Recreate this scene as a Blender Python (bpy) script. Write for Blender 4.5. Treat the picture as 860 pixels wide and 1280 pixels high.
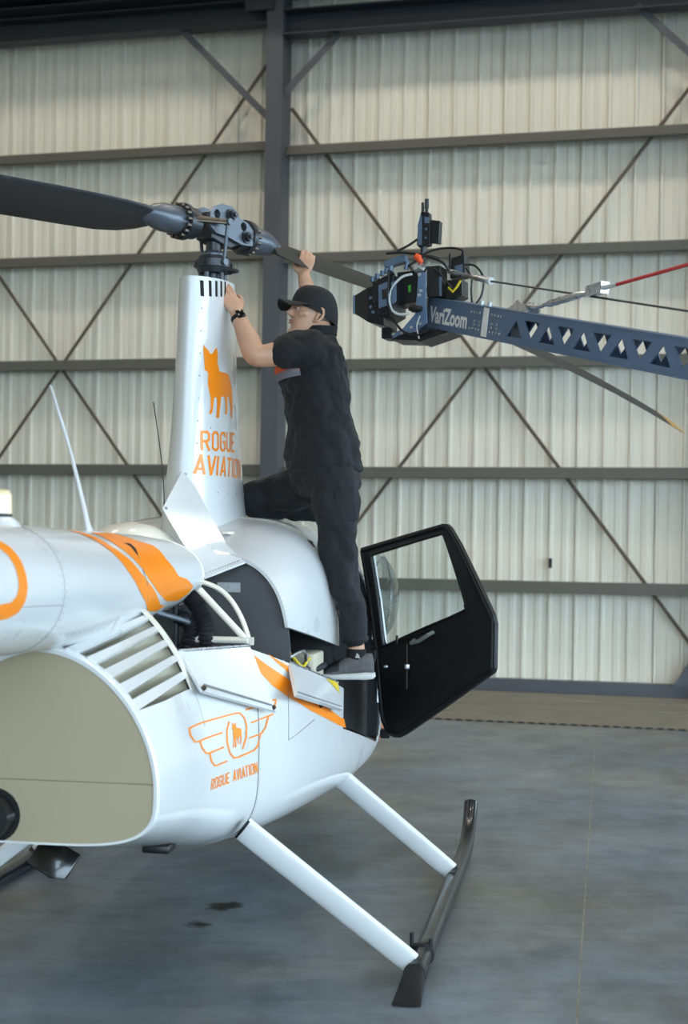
import bpy, bmesh, math, random
from mathutils import Vector, Matrix
from mathutils.geometry import tessellate_polygon
from math import sin, cos, pi, radians, sqrt, atan2

S = bpy.context.scene
for o_ in list(bpy.data.objects):
    bpy.data.objects.remove(o_)
random.seed(7)

# ------------------------------------------------------------------ camera
cam = bpy.data.cameras.new('camera')
cam.sensor_fit = 'HORIZONTAL'
cam.sensor_width = 24.0
cam.lens = 24.0 * 1800 / 860
cam.shift_y = 40 / 860
cam.dof.use_dof = True
cam.dof.focus_distance = 6.6
cam.dof.aperture_fstop = 2.8
cam_o = bpy.data.objects.new('camera', cam)
S.collection.objects.link(cam_o)
cam_o.location = (0, 0, 1.65)
cam_o.rotation_euler = (Matrix.Rotation(radians(90), 3, 'X') @ Matrix.Rotation(radians(0.9), 3, 'Z')).to_euler()
S.camera = cam_o

# ------------------------------------------------------------------ view, world and lamps
S.view_settings.view_transform = 'Standard'
S.view_settings.look = 'None'
S.view_settings.gamma = 1
S.view_settings.use_curve_mapping = False
S.view_settings.exposure = 0.88
W = bpy.data.worlds.new('daylight')
S.world = W
W.use_nodes = True
W.node_tree.nodes['Background'].inputs[0].default_value = (0.64, 0.83, 1.0, 1)
W.node_tree.nodes['Background'].inputs[1].default_value = 5.0

def area_lamp(name, loc, target, sx, sy, power, color):
    l = bpy.data.lights.new(name, 'AREA')
    l.shape = 'RECTANGLE'
    l.size, l.size_y = sx, sy
    l.energy = power
    l.color = color
    o = bpy.data.objects.new(name, l)
    S.collection.objects.link(o)
    o.location = loc
    o.rotation_euler = (Vector(target) - Vector(loc)).to_track_quat('-Z', 'Y').to_euler()
    return o

for lx in (-5.0, -1.0, 3.0, 7.0):         # row in front of the wall
    ly = 12.0 - .253 * (lx - 1.0)
    area_lamp('high_bay_lamp', (lx, ly, 12.2), (lx, ly + .2, 0), 1.1, 1.1, 82, (1.0, 0.90, 0.76))
for lx in (-6.0, 1.0, 8.0):
    for ly in (0.0, 6.5):
        area_lamp('high_bay_lamp', (lx, ly, 12.3), (lx, ly, 0), 1.2, 0.6, 60, (1.0, 0.91, 0.78))

# ------------------------------------------------------------------ materials
def lin(c):
    return tuple(((v / 12.92) if v <= 0.04045 else ((v + 0.055) / 1.055) ** 2.4) for v in c)

def mat(name, rgb, rough=0.5, metal=0.0, var=0.06, scale=8.0, bump=0.0, bscale=60.0, coat=0.0, trans=0.0, sheen=0.0, sss=0.0, rvar=0.08, spec=0.5):
    """procedural principled material: colour and roughness broken up by noise, optional fine bump"""
    m = bpy.data.materials.new(name)
    m.use_nodes = True
    nt = m.node_tree
    b = nt.nodes['Principled BSDF']
    N, L = nt.nodes.new, nt.links.new
    tc = N('ShaderNodeTexCoord')
    nz = N('ShaderNodeTexNoise')
    nz.inputs['Scale'].default_value = scale
    nz.inputs['Detail'].default_value = 5
    L(tc.outputs['Object'], nz.inputs['Vector'])
    r = N('ShaderNodeValToRGB')
    c = Vector(lin(rgb))
    r.color_ramp.elements[0].position = 0.3
    r.color_ramp.elements[1].position = 0.7
    r.color_ramp.elements[0].color = (*(c * (1 - var)), 1)
    r.color_ramp.elements[1].color = (*[min(1, v) for v in (c * (1 + var))], 1)
    L(nz.outputs['Fac'], r.inputs['Fac'])
    L(r.outputs['Color'], b.inputs['Base Color'])
    mr = N('ShaderNodeMapRange')
    mr.inputs['To Min'].default_value = max(0.02, rough - rvar)
    mr.inputs['To Max'].default_value = min(1, rough + rvar)
    L(nz.outputs['Fac'], mr.inputs['Value'])
    L(mr.outputs['Result'], b.inputs['Roughness'])
    b.inputs['Metallic'].default_value = metal
    b.inputs['Specular IOR Level'].default_value = spec
    b.inputs['Coat Weight'].default_value = coat
    b.inputs['Coat Roughness'].default_value = 0.06
    b.inputs['Transmission Weight'].default_value = trans
    b.inputs['Sheen Weight'].default_value = sheen
    if sss:
        b.inputs['Subsurface Weight'].default_value = sss
        b.inputs['Subsurface Radius'].default_value = (0.012, 0.004, 0.002)
    if bump:
        n2 = N('ShaderNodeTexNoise')
        n2.inputs['Scale'].default_value = bscale
        n2.inputs['Detail'].default_value = 6
        L(tc.outputs['Object'], n2.inputs['Vector'])
        bp = N('ShaderNodeBump')
        bp.inputs['Strength'].default_value = bump
        bp.inputs['Distance'].default_value = 0.01
        L(n2.outputs['Fac'], bp.inputs['Height'])
        L(bp.outputs['Normal'], b.inputs['Normal'])
    return m

M = {}
M['white'] = mat('white_paint', (0.84, 0.845, 0.84), 0.30, coat=0.7, var=0.02, scale=3)
M['cream'] = mat('cream_paint', (0.90, 0.88, 0.82), 0.40, coat=0.3, var=0.03)
M['orange'] = mat('orange_paint', (0.98, 0.545, 0.0), 0.4, coat=0.15, var=0.03)
M['beige'] = mat('beige_panel', (0.63, 0.58, 0.475), 0.5, var=0.03, scale=2)
M['shroud'] = mat('shroud_grey', (0.74, 0.715, 0.63), 0.6, var=0.08)
M['firewall'] = mat('dark_firewall', (0.285, 0.288, 0.29), 0.5, var=0.08)
M['black'] = mat('black_plastic', (0.045, 0.05, 0.055), 0.45, var=0.2)
M['blackgloss'] = mat('black_gloss', (0.03, 0.033, 0.037), 0.18, var=0.2, coat=0.4)
M['trim'] = mat('black_trim', (0.035, 0.04, 0.047), 0.6, var=0.15, bump=0.15, bscale=200)
M['rubber'] = mat('black_rubber', (0.045, 0.048, 0.055), 0.6, var=0.15, spec=0.3)
M['bay'] = mat('engine_bay_dark', (0.10, 0.10, 0.105), 0.6, var=0.3, scale=14)
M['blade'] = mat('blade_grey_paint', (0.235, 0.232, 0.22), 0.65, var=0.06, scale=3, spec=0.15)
M['bladedark'] = mat('blade_dark_grey', (0.16, 0.165, 0.175), 0.45, var=0.10, scale=3)
M['gold'] = mat('blade_tip_yellow', (0.66, 0.50, 0.24), 0.5, var=0.1)
M['hub'] = mat('hub_blue_grey_metal', (0.35, 0.375, 0.405), 0.36, metal=0.35, var=0.1, scale=20)
M['hubdark'] = mat('hub_dark_metal', (0.21, 0.22, 0.235), 0.38, metal=0.35, var=0.15, scale=20)
M['bolt'] = mat('bolt_brown_steel', (0.36, 0.33, 0.29), 0.4, metal=0.8, var=0.2, scale=40)
M['steel'] = mat('bright_steel', (0.78, 0.79, 0.80), 0.28, metal=0.9, var=0.06, scale=30)
M['skid'] = mat('skid_dark_blue_paint', (0.055, 0.07, 0.095), 0.30, var=0.08, scale=11, coat=0.3, rvar=0.05)
M['hose'] = mat('hose_black', (0.15, 0.155, 0.17), 0.5, var=0.2)
M['slot'] = mat('slot_black', (0.02, 0.02, 0.022), 0.8)
M['seam'] = mat('seam_grey', (0.50, 0.50, 0.49), 0.7)
M['rivet'] = mat('rivet_steel', (0.58, 0.59, 0.60), 0.4, metal=0.6)
M['placard'] = mat('placard_grey', (0.66, 0.66, 0.66), 0.5, var=0.12, scale=70)
M['yellow'] = mat('warning_yellow', (0.80, 0.70, 0.08), 0.5, var=0.1)
M['amber'] = mat('beacon_amber', (0.93, 0.86, 0.68), 0.25, coat=0.5)
M['girt'] = mat('girt_grey_paint', (0.36, 0.35, 0.315), 0.55, var=0.06, scale=4)
M['column'] = mat('column_grey_paint', (0.29, 0.30, 0.32), 0.5, var=0.07, scale=3)
M['beam'] = mat('beam_dark_blue_paint', (0.15, 0.175, 0.205), 0.5, var=0.08, scale=3)
M['rod'] = mat('brace_rod_brown', (0.33, 0.285, 0.235), 0.55, var=0.15, scale=20)
M['ceil'] = mat('ceiling_sheet', (0.34, 0.37, 0.40), 0.6, var=0.06)

def glass(name, tint, rough=0.02):
    m = bpy.data.materials.new(name)
    m.use_nodes = True
    nt = m.node_tree
    for n in list(nt.nodes):
        nt.nodes.remove(n)
    N, L = nt.nodes.new, nt.links.new
    out = N('ShaderNodeOutputMaterial')
    mix = N('ShaderNodeMixShader')
    tr = N('ShaderNodeBsdfTransparent')
    tr.inputs[0].default_value = (*tint, 1)
    gl = N('ShaderNodeBsdfGlossy')
    gl.inputs['Roughness'].default_value = rough
    lf = N('ShaderNodeLayerWeight')
    lf.inputs[0].default_value = 0.5
    pwr = N('ShaderNodeMath')
    pwr.operation = 'POWER'
    pwr.inputs[1].default_value = 4
    L(lf.outputs['Facing'], pwr.inputs[0])
    lw = N('ShaderNodeMath')
    lw.operation = 'MULTIPLY_ADD'
    lw.inputs[1].default_value = 0.6
    lw.inputs[2].default_value = 0.03
    L(pwr.outputs[0], lw.inputs[0])
    nz = N('ShaderNodeTexNoise')
    nz.inputs['Scale'].default_value = 2
    bp = N('ShaderNodeBump')
    bp.inputs['Strength'].default_value = 0.02
    L(nz.outputs['Fac'], bp.inputs['Height'])
    L(bp.outputs['Normal'], gl.inputs['Normal'])
    L(lw.outputs[0], mix.inputs[0])
    L(tr.outputs[0], mix.inputs[1])
    L(gl.outputs[0], mix.inputs[2])
    L(mix.outputs[0], out.inputs[0])
    return m

M['glass'] = glass('window_acrylic', (0.90, 0.93, 0.93))
M['bubble'] = glass('bubble_acrylic', (0.74, 0.80, 0.82), 0.04)

def wall_material():
    m = mat('wall_sheet_cream_paint', (0.875, 0.855, 0.795), 0.55, var=0.02, scale=1.2)
    nt = m.node_tree
    N, L = nt.nodes.new, nt.links.new
    b = nt.nodes['Principled BSDF']
    base = b.inputs['Base Color'].links[0].from_socket
    tc = N('ShaderNodeTexCoord')
    mp = N('ShaderNodeMapping')
    mp.inputs['Scale'].default_value = (5.0, 5.0, 0.25)
    nz = N('ShaderNodeTexNoise')
    nz.inputs['Scale'].default_value = 2.0
    nz.inputs['Detail'].default_value = 4
    L(tc.outputs['Object'], mp.inputs[0])
    L(mp.outputs[0], nz.inputs['Vector'])
    mx = N('ShaderNodeMix')
    mx.data_type = 'RGBA'
    mx.blend_type = 'MULTIPLY'
    mx.inputs[0].default_value = 1.0
    r = N('ShaderNodeValToRGB')
    r.color_ramp.elements[0].position = 0.32
    r.color_ramp.elements[0].color = (0.90, 0.89, 0.87, 1)
    r.color_ramp.elements[1].position = 0.6
    r.color_ramp.elements[1].color = (1, 1, 1, 1)
    L(nz.outputs['Fac'], r.inputs[0])
    L(base, mx.inputs[6])
    L(r.outputs[0], mx.inputs[7])
    L(mx.outputs[2], b.inputs['Base Color'])
    return m

M['wall'] = wall_material()

def concrete_material():
    m = bpy.data.materials.new('worn_concrete')
    m.use_nodes = True
    nt = m.node_tree
    b = nt.nodes['Principled BSDF']
    N, L = nt.nodes.new, nt.links.new
    geo = N('ShaderNodeNewGeometry')
    def noise(scale, detail, rough=0.55, vec=(1, 1, 1)):
        mp = N('ShaderNodeMapping')
        mp.inputs['Scale'].default_value = vec
        n = N('ShaderNodeTexNoise')
        n.inputs['Scale'].default_value = scale
        n.inputs['Detail'].default_value = detail
        n.inputs['Roughness'].default_value = rough
        L(geo.outputs['Position'], mp.inputs[0])
        L(mp.outputs[0], n.inputs['Vector'])
        return n.outputs['Fac']
    def ramp(s, p0, c0, p1, c1):
        r = N('ShaderNodeValToRGB')
        r.color_ramp.elements[0].position = p0
        r.color_ramp.elements[1].position = p1
        r.color_ramp.elements[0].color = (*lin(c0), 1)
        r.color_ramp.elements[1].color = (*lin(c1), 1)
        L(s, r.inputs[0])
        return r.outputs[0]
    def mul(a, b_, f=1.0, mode='MULTIPLY'):
        x = N('ShaderNodeMix')
        x.data_type = 'RGBA'
        x.blend_type = mode
        x.inputs[0].default_value = f
        L(a, x.inputs[6])
        L(b_, x.inputs[7])
        return x.outputs[2]
    big = ramp(noise(0.55, 6, 0.62), 0.35, (0.41, 0.43, 0.44), 0.66, (0.51, 0.54, 0.555))
    mid = ramp(noise(3.2, 8, 0.68, (1.0, 0.7, 1)), 0.36, (0.82, 0.82, 0.81), 0.60, (1, 1, 1))
    c = mul(big, mid)
    streak = ramp(noise(9.0, 6, 0.7, (0.35, 1.4, 1)), 0.33, (0.90, 0.90, 0.90), 0.55, (1, 1, 1))
    c = mul(c, streak)
    tone = N('ShaderNodeValToRGB')
    tone.color_ramp.elements[0].position = 0.40
    tone.color_ramp.elements[1].position = 0.60
    tone.color_ramp.elements[0].color = (0.88, 0.98, 1.10, 1)
    tone.color_ramp.elements[1].color = (1.08, 1.0, 0.88, 1)
    L(noise(0.42, 5, 0.6), tone.inputs[0])
    c = mul(c, tone.outputs[0])
    pale = ramp(noise(6.5, 9, 0.75), 0.66, (0, 0, 0), 0.80, (0.26, 0.27, 0.28))
    c = mul(c, pale, 1.0, 'ADD')
    # oil spots
    for (x, y, rad) in ((-0.52, 6.52, 0.075), (-0.60, 6.21, 0.05), (-0.47, 6.56, 0.045)):
        vm = N('ShaderNodeVectorMath')
        vm.operation = 'DISTANCE'
        L(geo.outputs['Position'], vm.inputs[0])
        vm.inputs[1].default_value = (x, y, 0)
        ad = N('ShaderNodeMath')
        ad.operation = 'MULTIPLY_ADD'
        L(noise(22, 4), ad.inputs[0])
        ad.inputs[1].default_value = 0.12
        L(vm.outputs['Value'], ad.inputs[2])
        r = ramp(ad.outputs[0], rad + 0.035, (0.30, 0.29, 0.27), rad + 0.075, (1, 1, 1))
        c = mul(c, r)
    L(c, b.inputs['Base Color'])
    rr = N('ShaderNodeMapRange')
    rr.inputs['To Min'].default_value = 0.30
    rr.inputs['To Max'].default_value = 0.62
    L(noise(1.3, 6, 0.6), rr.inputs['Value'])
    L(rr.outputs[0], b.inputs['Roughness'])
    b.inputs['Specular IOR Level'].default_value = 0.42
    bp = N('ShaderNodeBump')
    bp.inputs['Strength'].default_value = 0.12
    bp.inputs['Distance'].default_value = 0.01
    L(noise(30, 8, 0.7), bp.inputs['Height'])
    L(bp.outputs['Normal'], b.inputs['Normal'])
    return m

M['concrete'] = concrete_material()
M['board'] = mat('weathered_board', (0.47, 0.445, 0.39), 0.7, var=0.12, scale=2.5, bump=0.2, bscale=20)
M['joint'] = mat('joint_filler', (0.58, 0.57, 0.52), 0.8, var=0.3, scale=10)

# ------------------------------------------------------------------ mesh helpers
class MB:
    """collects geometry and builds ONE mesh object"""
    def __init__(s):
        s.v, s.f, s.mi = [], [], []
        s.cur = 0
    def add(s, vs, fs):
        n = len(s.v)
        s.v += [tuple(v) for v in vs]
        s.f += [tuple(i + n for i in f) for f in fs]
        s.mi += [s.cur] * len(fs)
        return s
    def box(s, c, d, R=None):
        hx, hy, hz = d[0] / 2, d[1] / 2, d[2] / 2
        P = [Vector((x, y, z)) for x in (-hx, hx) for y in (-hy, hy) for z in (-hz, hz)]
        if R is not None:
            P = [R @ p for p in P]
        P = [p + Vector(c) for p in P]
        return s.add(P, [(0, 1, 3, 2), (4, 6, 7, 5), (0, 4, 5, 1), (2, 3, 7, 6), (0, 2, 6, 4), (1, 5, 7, 3)])
    def rbox(s, c, d, r=0.01, R=None, seg=2):
        """box with rounded vertical-profile edges made by bevel"""
        bm = bmesh.new()
        bmesh.ops.create_cube(bm, size=1)
        for v in bm.verts:
            v.co = Vector((v.co.x * d[0], v.co.y * d[1], v.co.z * d[2]))
        r = min(r, min(d) * 0.48)
        bmesh.ops.bevel(bm, geom=bm.edges[:], offset=r, segments=seg, affect='EDGES', profile=0.5)
        bm.verts.index_update()
        P = [(R @ v.co if R is not None else v.co) + Vector(c) for v in bm.verts]
        F = [[v.index for v in f.verts] for f in bm.faces]
        bm.free()
        return s.add(P, F)
    def tube(s, pts, r, n=10, cap=True, ell=None, up=None):
        """tube along pts; r number or list; ell: second radius list/number; up: direction of first radius"""
        pts = [Vector(p) for p in pts]
        k = len(pts)
        rr = r if isinstance(r, (list, tuple)) else [r] * k
        ee = rr if ell is None else (ell if isinstance(ell, (list, tuple)) else [ell] * k)
        V, Fc = [], []
        prev = None
        for i, p in enumerate(pts):
            t = ((pts[min(i + 1, k - 1)] - p).normalized() + (p - pts[max(i - 1, 0)]).normalized())
            t.normalize()
            if up is not None:
                a = Vector(up)
                a = a - t * a.dot(t)
            elif prev is None:
                a = Vector((0, 0, 1)) if abs(t.z) < 0.9 else Vector((1, 0, 0))
                a = a - t * a.dot(t)
            else:
                a = prev - t * prev.dot(t)
            a.normalize()
            prev = a
            b = t.cross(a)
            for j in range(n):
                th = 2 * pi * j / n
                V.append(p + a * (rr[i] * cos(th)) + b * (ee[i] * sin(th)))
        for i in range(k - 1):
            for j in range(n):
                j2 = (j + 1) % n
                Fc.append((i * n + j, i * n + j2, (i + 1) * n + j2, (i + 1) * n + j))
        if cap:
            Fc.append(tuple(reversed(range(n))))
            Fc.append(tuple(range((k - 1) * n, k * n)))
        return s.add(V, Fc)
    def cyl(s, a, b, r, n=16, r2=None):
        return s.tube([a, b], [r, r if r2 is None else r2], n)
    def loft(s, rings, closed=True, cap=False):
        k, n = len(rings), len(rings[0])
        V = [p for r_ in rings for p in r_]
        Fc = []
        m = n if closed else n - 1
        for i in range(k - 1):
            for j in range(m):
                j2 = (j + 1) % n
                Fc.append((i * n + j, i * n + j2, (i + 1) * n + j2, (i + 1) * n + j))
        if cap:
            Fc.append(tuple(reversed(range(n))))
            Fc.append(tuple(range((k - 1) * n, k * n)))
        return s.add(V, Fc)
    def prism(s, poly, fn, d0, d1):
        """poly 2D list; fn(u,v,d)->3D; extruded from d0 to d1"""
        n = len(poly)
        V = [fn(u, v, d0) for u, v in poly] + [fn(u, v, d1) for u, v in poly]
        Fc = [tuple(reversed(range(n))), tuple(range(n, 2 * n))]
        Fc += [(i, (i + 1) % n, n + (i + 1) % n, n + i) for i in range(n)]
        return s.add(V, Fc)
    def sheet(s, loops, fn, d0, d1):
        """flat plate with holes: loops[0] outline, the others holes; extruded"""
        flat = [q for L_ in loops for q in L_]
        tris = tessellate_polygon([[Vector((u, v, 0)) for u, v in L_] for L_ in loops])
        for d in (d0, d1):
            s.add([fn(u, v, d) for u, v in flat], [tuple(t) for t in tris])
        for L_ in loops:
            n = len(L_)
            s.add([fn(u, v, d0) for u, v in L_] + [fn(u, v, d1) for u, v in L_], [(i, (i + 1) % n, n + (i + 1) % n, n + i) for i in range(n)])
        return s
    def frame(s, outer, inner, fn, d0, d1):
        return s.sheet([outer, inner], fn, d0, d1)
    def build(s, name, m, parent=None, smooth=30, off=None, recalc=True, bevel=0, solid=0):
        me = bpy.data.meshes.new(name)
        vs = s.v if off is None else [(v[0] - off[0], v[1] - off[1], v[2] - off[2]) for v in s.v]
        me.from_pydata(vs, [], s.f)
        ms = m if isinstance(m, (list, tuple)) else [m]
        for q in ms:
            me.materials.append(q)
        if len(ms) > 1:
            for i, p in enumerate(me.polygons):
                p.material_index = s.mi[i]
        if recalc:
            bm = bmesh.new()
            bm.from_mesh(me)
            bmesh.ops.remove_doubles(bm, verts=bm.verts, dist=1e-5)
            bmesh.ops.recalc_face_normals(bm, faces=bm.faces)
            bm.to_mesh(me)
            bm.free()
        if smooth:
            me.shade_smooth()
            me.set_sharp_from_angle(angle=radians(smooth))
        o = bpy.data.objects.new(name, me)
        S.collection.objects.link(o)
        if parent is not None:
            o.parent = parent
        if solid:
            md = o.modifiers.new('thickness', 'SOLIDIFY')
            md.thickness = solid
            md.offset = -1
            es = o.modifiers.new('edge split', 'EDGE_SPLIT')
            es.split_angle = radians(max(smooth, 40))
        if bevel:
            md = o.modifiers.new('bevel', 'BEVEL')
            md.width = bevel
            md.segments = 2
            md.limit_method = 'ANGLE'
            md.angle_limit = radians(40)
        return o

def empty(name, loc, rotz=0.0):
    o = bpy.data.objects.new(name, None)
    o.empty_display_size = 0.2
    S.collection.objects.link(o)
    o.location = loc
    o.rotation_euler = (0, 0, rotz)
    return o

def tag(o, label=None, cat=None, group=None, kind=None):
    if label: o['label'] = label
    if cat: o['category'] = cat
    if group: o['group'] = group
    if kind: o['kind'] = kind
    return o

def copy_part(o, parent, name=None):
    c = o.copy()
    S.collection.objects.link(c)
    c.parent = parent
    return c

def smoothpath(P, n=6):
    """Catmull-Rom through P"""
    P = [Vector(p) for p in P]
    out = []
    for i in range(len(P) - 1):
        p0, p1, p2, p3 = P[max(i - 1, 0)], P[i], P[i + 1], P[min(i + 2, len(P) - 1)]
        for k in range(n):
            t = k / n
            out.append(0.5 * ((2 * p1) + (p2 - p0) * t + (2 * p0 - 5 * p1 + 4 * p2 - p3) * t * t + (3 * p1 - p0 - 3 * p2 + p3) * t ** 3))
    out.append(P[-1])
    return out

def interp(tab, y):
    """piecewise-cubic table lookup: rows (y, a, b, ...)"""
    if y <= tab[0][0]: return list(tab[0][1:])
    if y >= tab[-1][0]: return list(tab[-1][1:])
    for i in range(len(tab) - 1):
        if tab[i][0] <= y <= tab[i + 1][0]:
            t = (y - tab[i][0]) / (tab[i + 1][0] - tab[i][0])
            out = []
            for q in range(1, len(tab[0])):
                def sl(j):
                    a, b = max(j - 1, 0), min(j + 1, len(tab) - 1)
                    return (tab[b][q] - tab[a][q]) / (tab[b][0] - tab[a][0])
                h = tab[i + 1][0] - tab[i][0]
                m0, m1 = sl(i) * h, sl(i + 1) * h
                p0, p1 = tab[i][q], tab[i + 1][q]
                out.append((2 * t ** 3 - 3 * t * t + 1) * p0 + (t ** 3 - 2 * t * t + t) * m0 + (-2 * t ** 3 + 3 * t * t) * p1 + (t ** 3 - t * t) * m1)
            return out

# ================================================================== SETTING
WANG = radians(-14.186)
WALL_O = (-4.3, 18.0, 0)
# local wall frame: x along the wall, -y towards the hangar interior
wall = MB().box((4.2, 0.16, 6.3), (29, 0.06, 12.8)).build('wall_back', M['wall'], smooth=0)
wall.location = WALL_O
wall.rotation_euler = (0, 0, WANG)
tag(wall, 'ribbed cream sheet metal back wall of the hangar', None, None, 'structure')
PITCH = 0.295
sheet = MB()
prof = []
for k in range(3):                         # three ribs per sheet
    x0 = k * PITCH
    prof += [(x0, 0.0), (x0 + 0.012, -0.036), (x0 + 0.038, -0.036), (x0 + 0.050, 0.0), (x0 + 0.140, -0.001), (x0 + 0.156, -0.009), (x0 + 0.210, -0.009), (x0 + 0.226, -0.001)]
prof.append((3 * PITCH - 0.003, 0.0))
sheet.loft([[(x, y, 0.06) for x, y in prof], [(x, y, 12.6) for x, y in prof]], closed=False)
sheet0 = None
for i in range(-9, 20):
    if sheet0 is None:
        sheet0 = o = sheet.build('wall_sheet', M['wall'], wall, smooth=0, recalc=False)
    else:
        o = copy_part(sheet0, wall)
    o.location = (0.03 + i * 3 * PITCH, 0.10, 0)
def girt(x0, x1, z, h=0.165, d=0.20, m=None):
    """Z-section girt standing off the sheets: web, top flange, bottom flange, lips"""
    b = MB()
    y0 = 0.06
    b.box(((x0 + x1) / 2, y0 - d, z), (x1 - x0, 0.012, h))
    b.box(((x0 + x1) / 2, y0 - d / 2, z + h / 2), (x1 - x0, d, 0.012))
    b.box(((x0 + x1) / 2, y0 - d - 0.03, z - h / 2), (x1 - x0, 0.07, 0.012))
    b.box(((x0 + x1) / 2, y0 - d - 0.065, z - h / 2 + 0.015), (x1 - x0, 0.010, 0.03))
    return b.build('girt', m or M['girt'], wall, smooth=0)
CX = 3.60
for zl, zr in ((6.335, 6.265), (5.06, 4.995), (3.785, 3.74), (2.51, 2.485), (1.20, 1.20)):
    girt(-8, CX - 0.11, zl, h=0.115)
    girt(CX + 0.11, 16, zr, h=0.115)
# base channel
b = MB()
b.box((4.2, -0.10, 0.075), (25, 0.012, 0.14)).box((4.2, -0.04, 0.145), (25, 0.13, 0.012)).box((4.2, -0.04, 0.008), (25, 0.13, 0.012))
b.build('base_channel', M['column'], wall, smooth=0)
# main column: I section
b = MB()
for x in (CX - 0.095, CX + 0.095):
    b.box((x, -0.18, 6.3), (0.014, 0.34, 12.6))
b.box((CX, -0.18, 6.3), (0.19, 0.014, 12.6)).box((CX, -0.355, 6.3), (0.20, 0.016, 12.6))
b.build('column', M['column'], wall, smooth=0)
b = MB()
for x in (8.62 + 0.0, 8.62 + 0.19):
    b.box((x, -0.18, 6.3), (0.014, 0.34, 12.6))
b.box((8.715, -0.18, 6.3), (0.19, 0.014, 12.6)).box((8.715, -0.355, 6.3), (0.20, 0.016, 12.6))
b.build('column', M['column'], wall, smooth=0)
b = MB()
b.prism([(8.22, 0.14), (8.64, 0.14), (8.64, 0.62), (8.42, 0.46), (8.30, 0.26)], lambda u, v, d: (u, d, v), -0.20, -0.16)
b.build('gusset_plate', M['column'], wall, smooth=0)
# cross bracing rods
for (xa, za, xb, zb) in ((3.50, 7.45, -1.00, 1.30), (-1.4, 6.72, 2.95, 0.90), (3.72, 6.80, 8.60, 0.35), (8.60, 7.14, 3.72, 0.75)):
    yy = -0.05 if za > 7 else -0.02
    MB().cyl((xa, yy, za), (xb, yy, zb), 0.021, 8).build('brace_rod', M['rod'], wall)
# flange braces below the eave
for (xa, za, xb, zb) in ((2.42, 7.73, 3.52, 6.62), (4.36, 7.56, 3.70, 6.90), (7.72, 7.63, 8.62, 6.76)):
    d = Vector((xb - xa, 0, zb - za))
    R = d.to_track_quat('X', 'Y').to_matrix()
    MB().box(((xa + xb) / 2, -0.24, (za + zb) / 2), (d.length, 0.012, 0.085), R).box(((xa + xb) / 2, -0.28, (za + zb) / 2) + R @ Vector((0, 0, 0.04)) if False else ((xa + xb) / 2, -0.28, (za + zb) / 2), (d.length, 0.08, 0.012), R).build('flange_brace', M['column'], wall, smooth=0)
# dark eave beams
def beam(x0, x1, z0, z1, y, fl):
    b = MB()
    b.box(((x0 + x1) / 2, y, (z0 + z1) / 2), (x1 - x0, 0.016, z1 - z0))
    for z in (z0, z1):
        b.box(((x0 + x1) / 2, y - fl / 2 + 0.02, z), (x1 - x0, fl, 0.018))
    return b.build('eave_beam', M['beam'], wall, smooth=0)
beam(-8, CX - 0.1, 7.72, 7.98, -0.20, 0.22)
beam(CX + 0.1, 16, 7.56, 7.84, -0.20, 0.22)
beam(-8, 16, 8.04, 8.36, -0.34, 0.26)
MB().box((4, -0.36, 8.14), (24, 1.02, 0.02)).build('eave_shade_board', M['beam'], wall, smooth=0)  # added board that throws the dark band on the upper wall
for k in range(5):
    beam(-8, 16, 9.3 + .8 * k, 9.5 + .8 * k, -0.12, 0.16)  # extra beams out of view, added to block lamp light
MB().box((CX - 0.18, -0.40, 8.10), (0.34, 0.03, 0.50)).build('beam_bracket', M['beam'], wall, smooth=0)
# small things on the wall
MB().box((6.85, -0.0, 1.47), (0.035, 0.06, 0.11)).build('wall_bracket', M['black'], wall, smooth=0)
# ceiling
c = MB()
c.box((1.0, 5.0, 12.75), (36, 33, 0.06))
ceil = tag(c.build('ceiling', M['ceil'], smooth=0), 'dark sheet metal hangar ceiling above the beams', None, None, 'structure')
for i in range(8):
    b = MB()
    y = 15.0 - i * 2.6
    b.box((1.0, y, 12.58), (34, 0.014, 0.28)).box((1.0, y - 0.04, 12.45), (34, 0.09, 0.014))
    b.build('purlin', M['beam'], ceil, smooth=0)
wl = tag(MB().box((-11, 5.0, 6.35), (0.1, 33, 12.7)).build('wall_left', M['wall'], smooth=0), 'cream sheet wall at the left of the hangar', None, None, 'structure')
wf = tag(MB().box((-7.25, -10.4, 6.35), (7.5, 0.1, 12.7)).box((6.25, -10.4, 9.7), (19.5, 0.1, 6.0)).build('wall_front', M['wall'], smooth=0), 'cream sheet wall behind the helicopter tail beside the open hangar door', None, None, 'structure')  # unseen; its opening is shaped to steer daylight onto hull and back wall
wr = tag(MB().box((16.0, 3.0, 9.7), (0.1, 27, 6.0)).build('wall_right', M['wall'], smooth=0), 'cream sheet wall above the open hangar door on the right', None, None, 'structure')  # unseen header added to keep daylight off the upper back wall
# floor: a bed with cast slabs on it
fl = tag(MB().box((20, -20, -0.14), (180, 180, 0.12)).build('floor', M['concrete'], smooth=0), 'worn grey concrete hangar floor', None, None, 'structure')
ja, jb = Vector((2.336, 13.199)), Vector((0.83, 4.988))
jd = (ja - jb).normalized()
def jx(y): return jb.x + (y - jb.y) * jd.x / jd.y
fa = Vector((WALL_O[0], WALL_O[1]))
wu = Vector((cos(WANG), sin(WANG))); wn = Vector((wu.y, -wu.x))
def wy(x, v):                       # world y of the line parallel to the wall at distance v
    p = fa + wn * v
    return p.y + (x - p.x) * wu.y / wu.x
g = 0.0035
sl = [(-16, -12), (jx(-12) - g, -12)]
v0 = 2.95
X1 = jx(wy(2.3, v0))
def slab(poly):
    MB().prism(poly, lambda u, v, d: (u, v, d), -0.08, 0.0).build('slab', M['concrete'], fl, smooth=0)
slab([(-16, -12), (jx(-12) - g, -12), (X1 - g, wy(X1, v0)), (-16, wy(-16, v0))])
slab([(jx(-12) + g, -12), (18, -12), (18, wy(18, v0)), (X1 + g, wy(X1, v0))])
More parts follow.
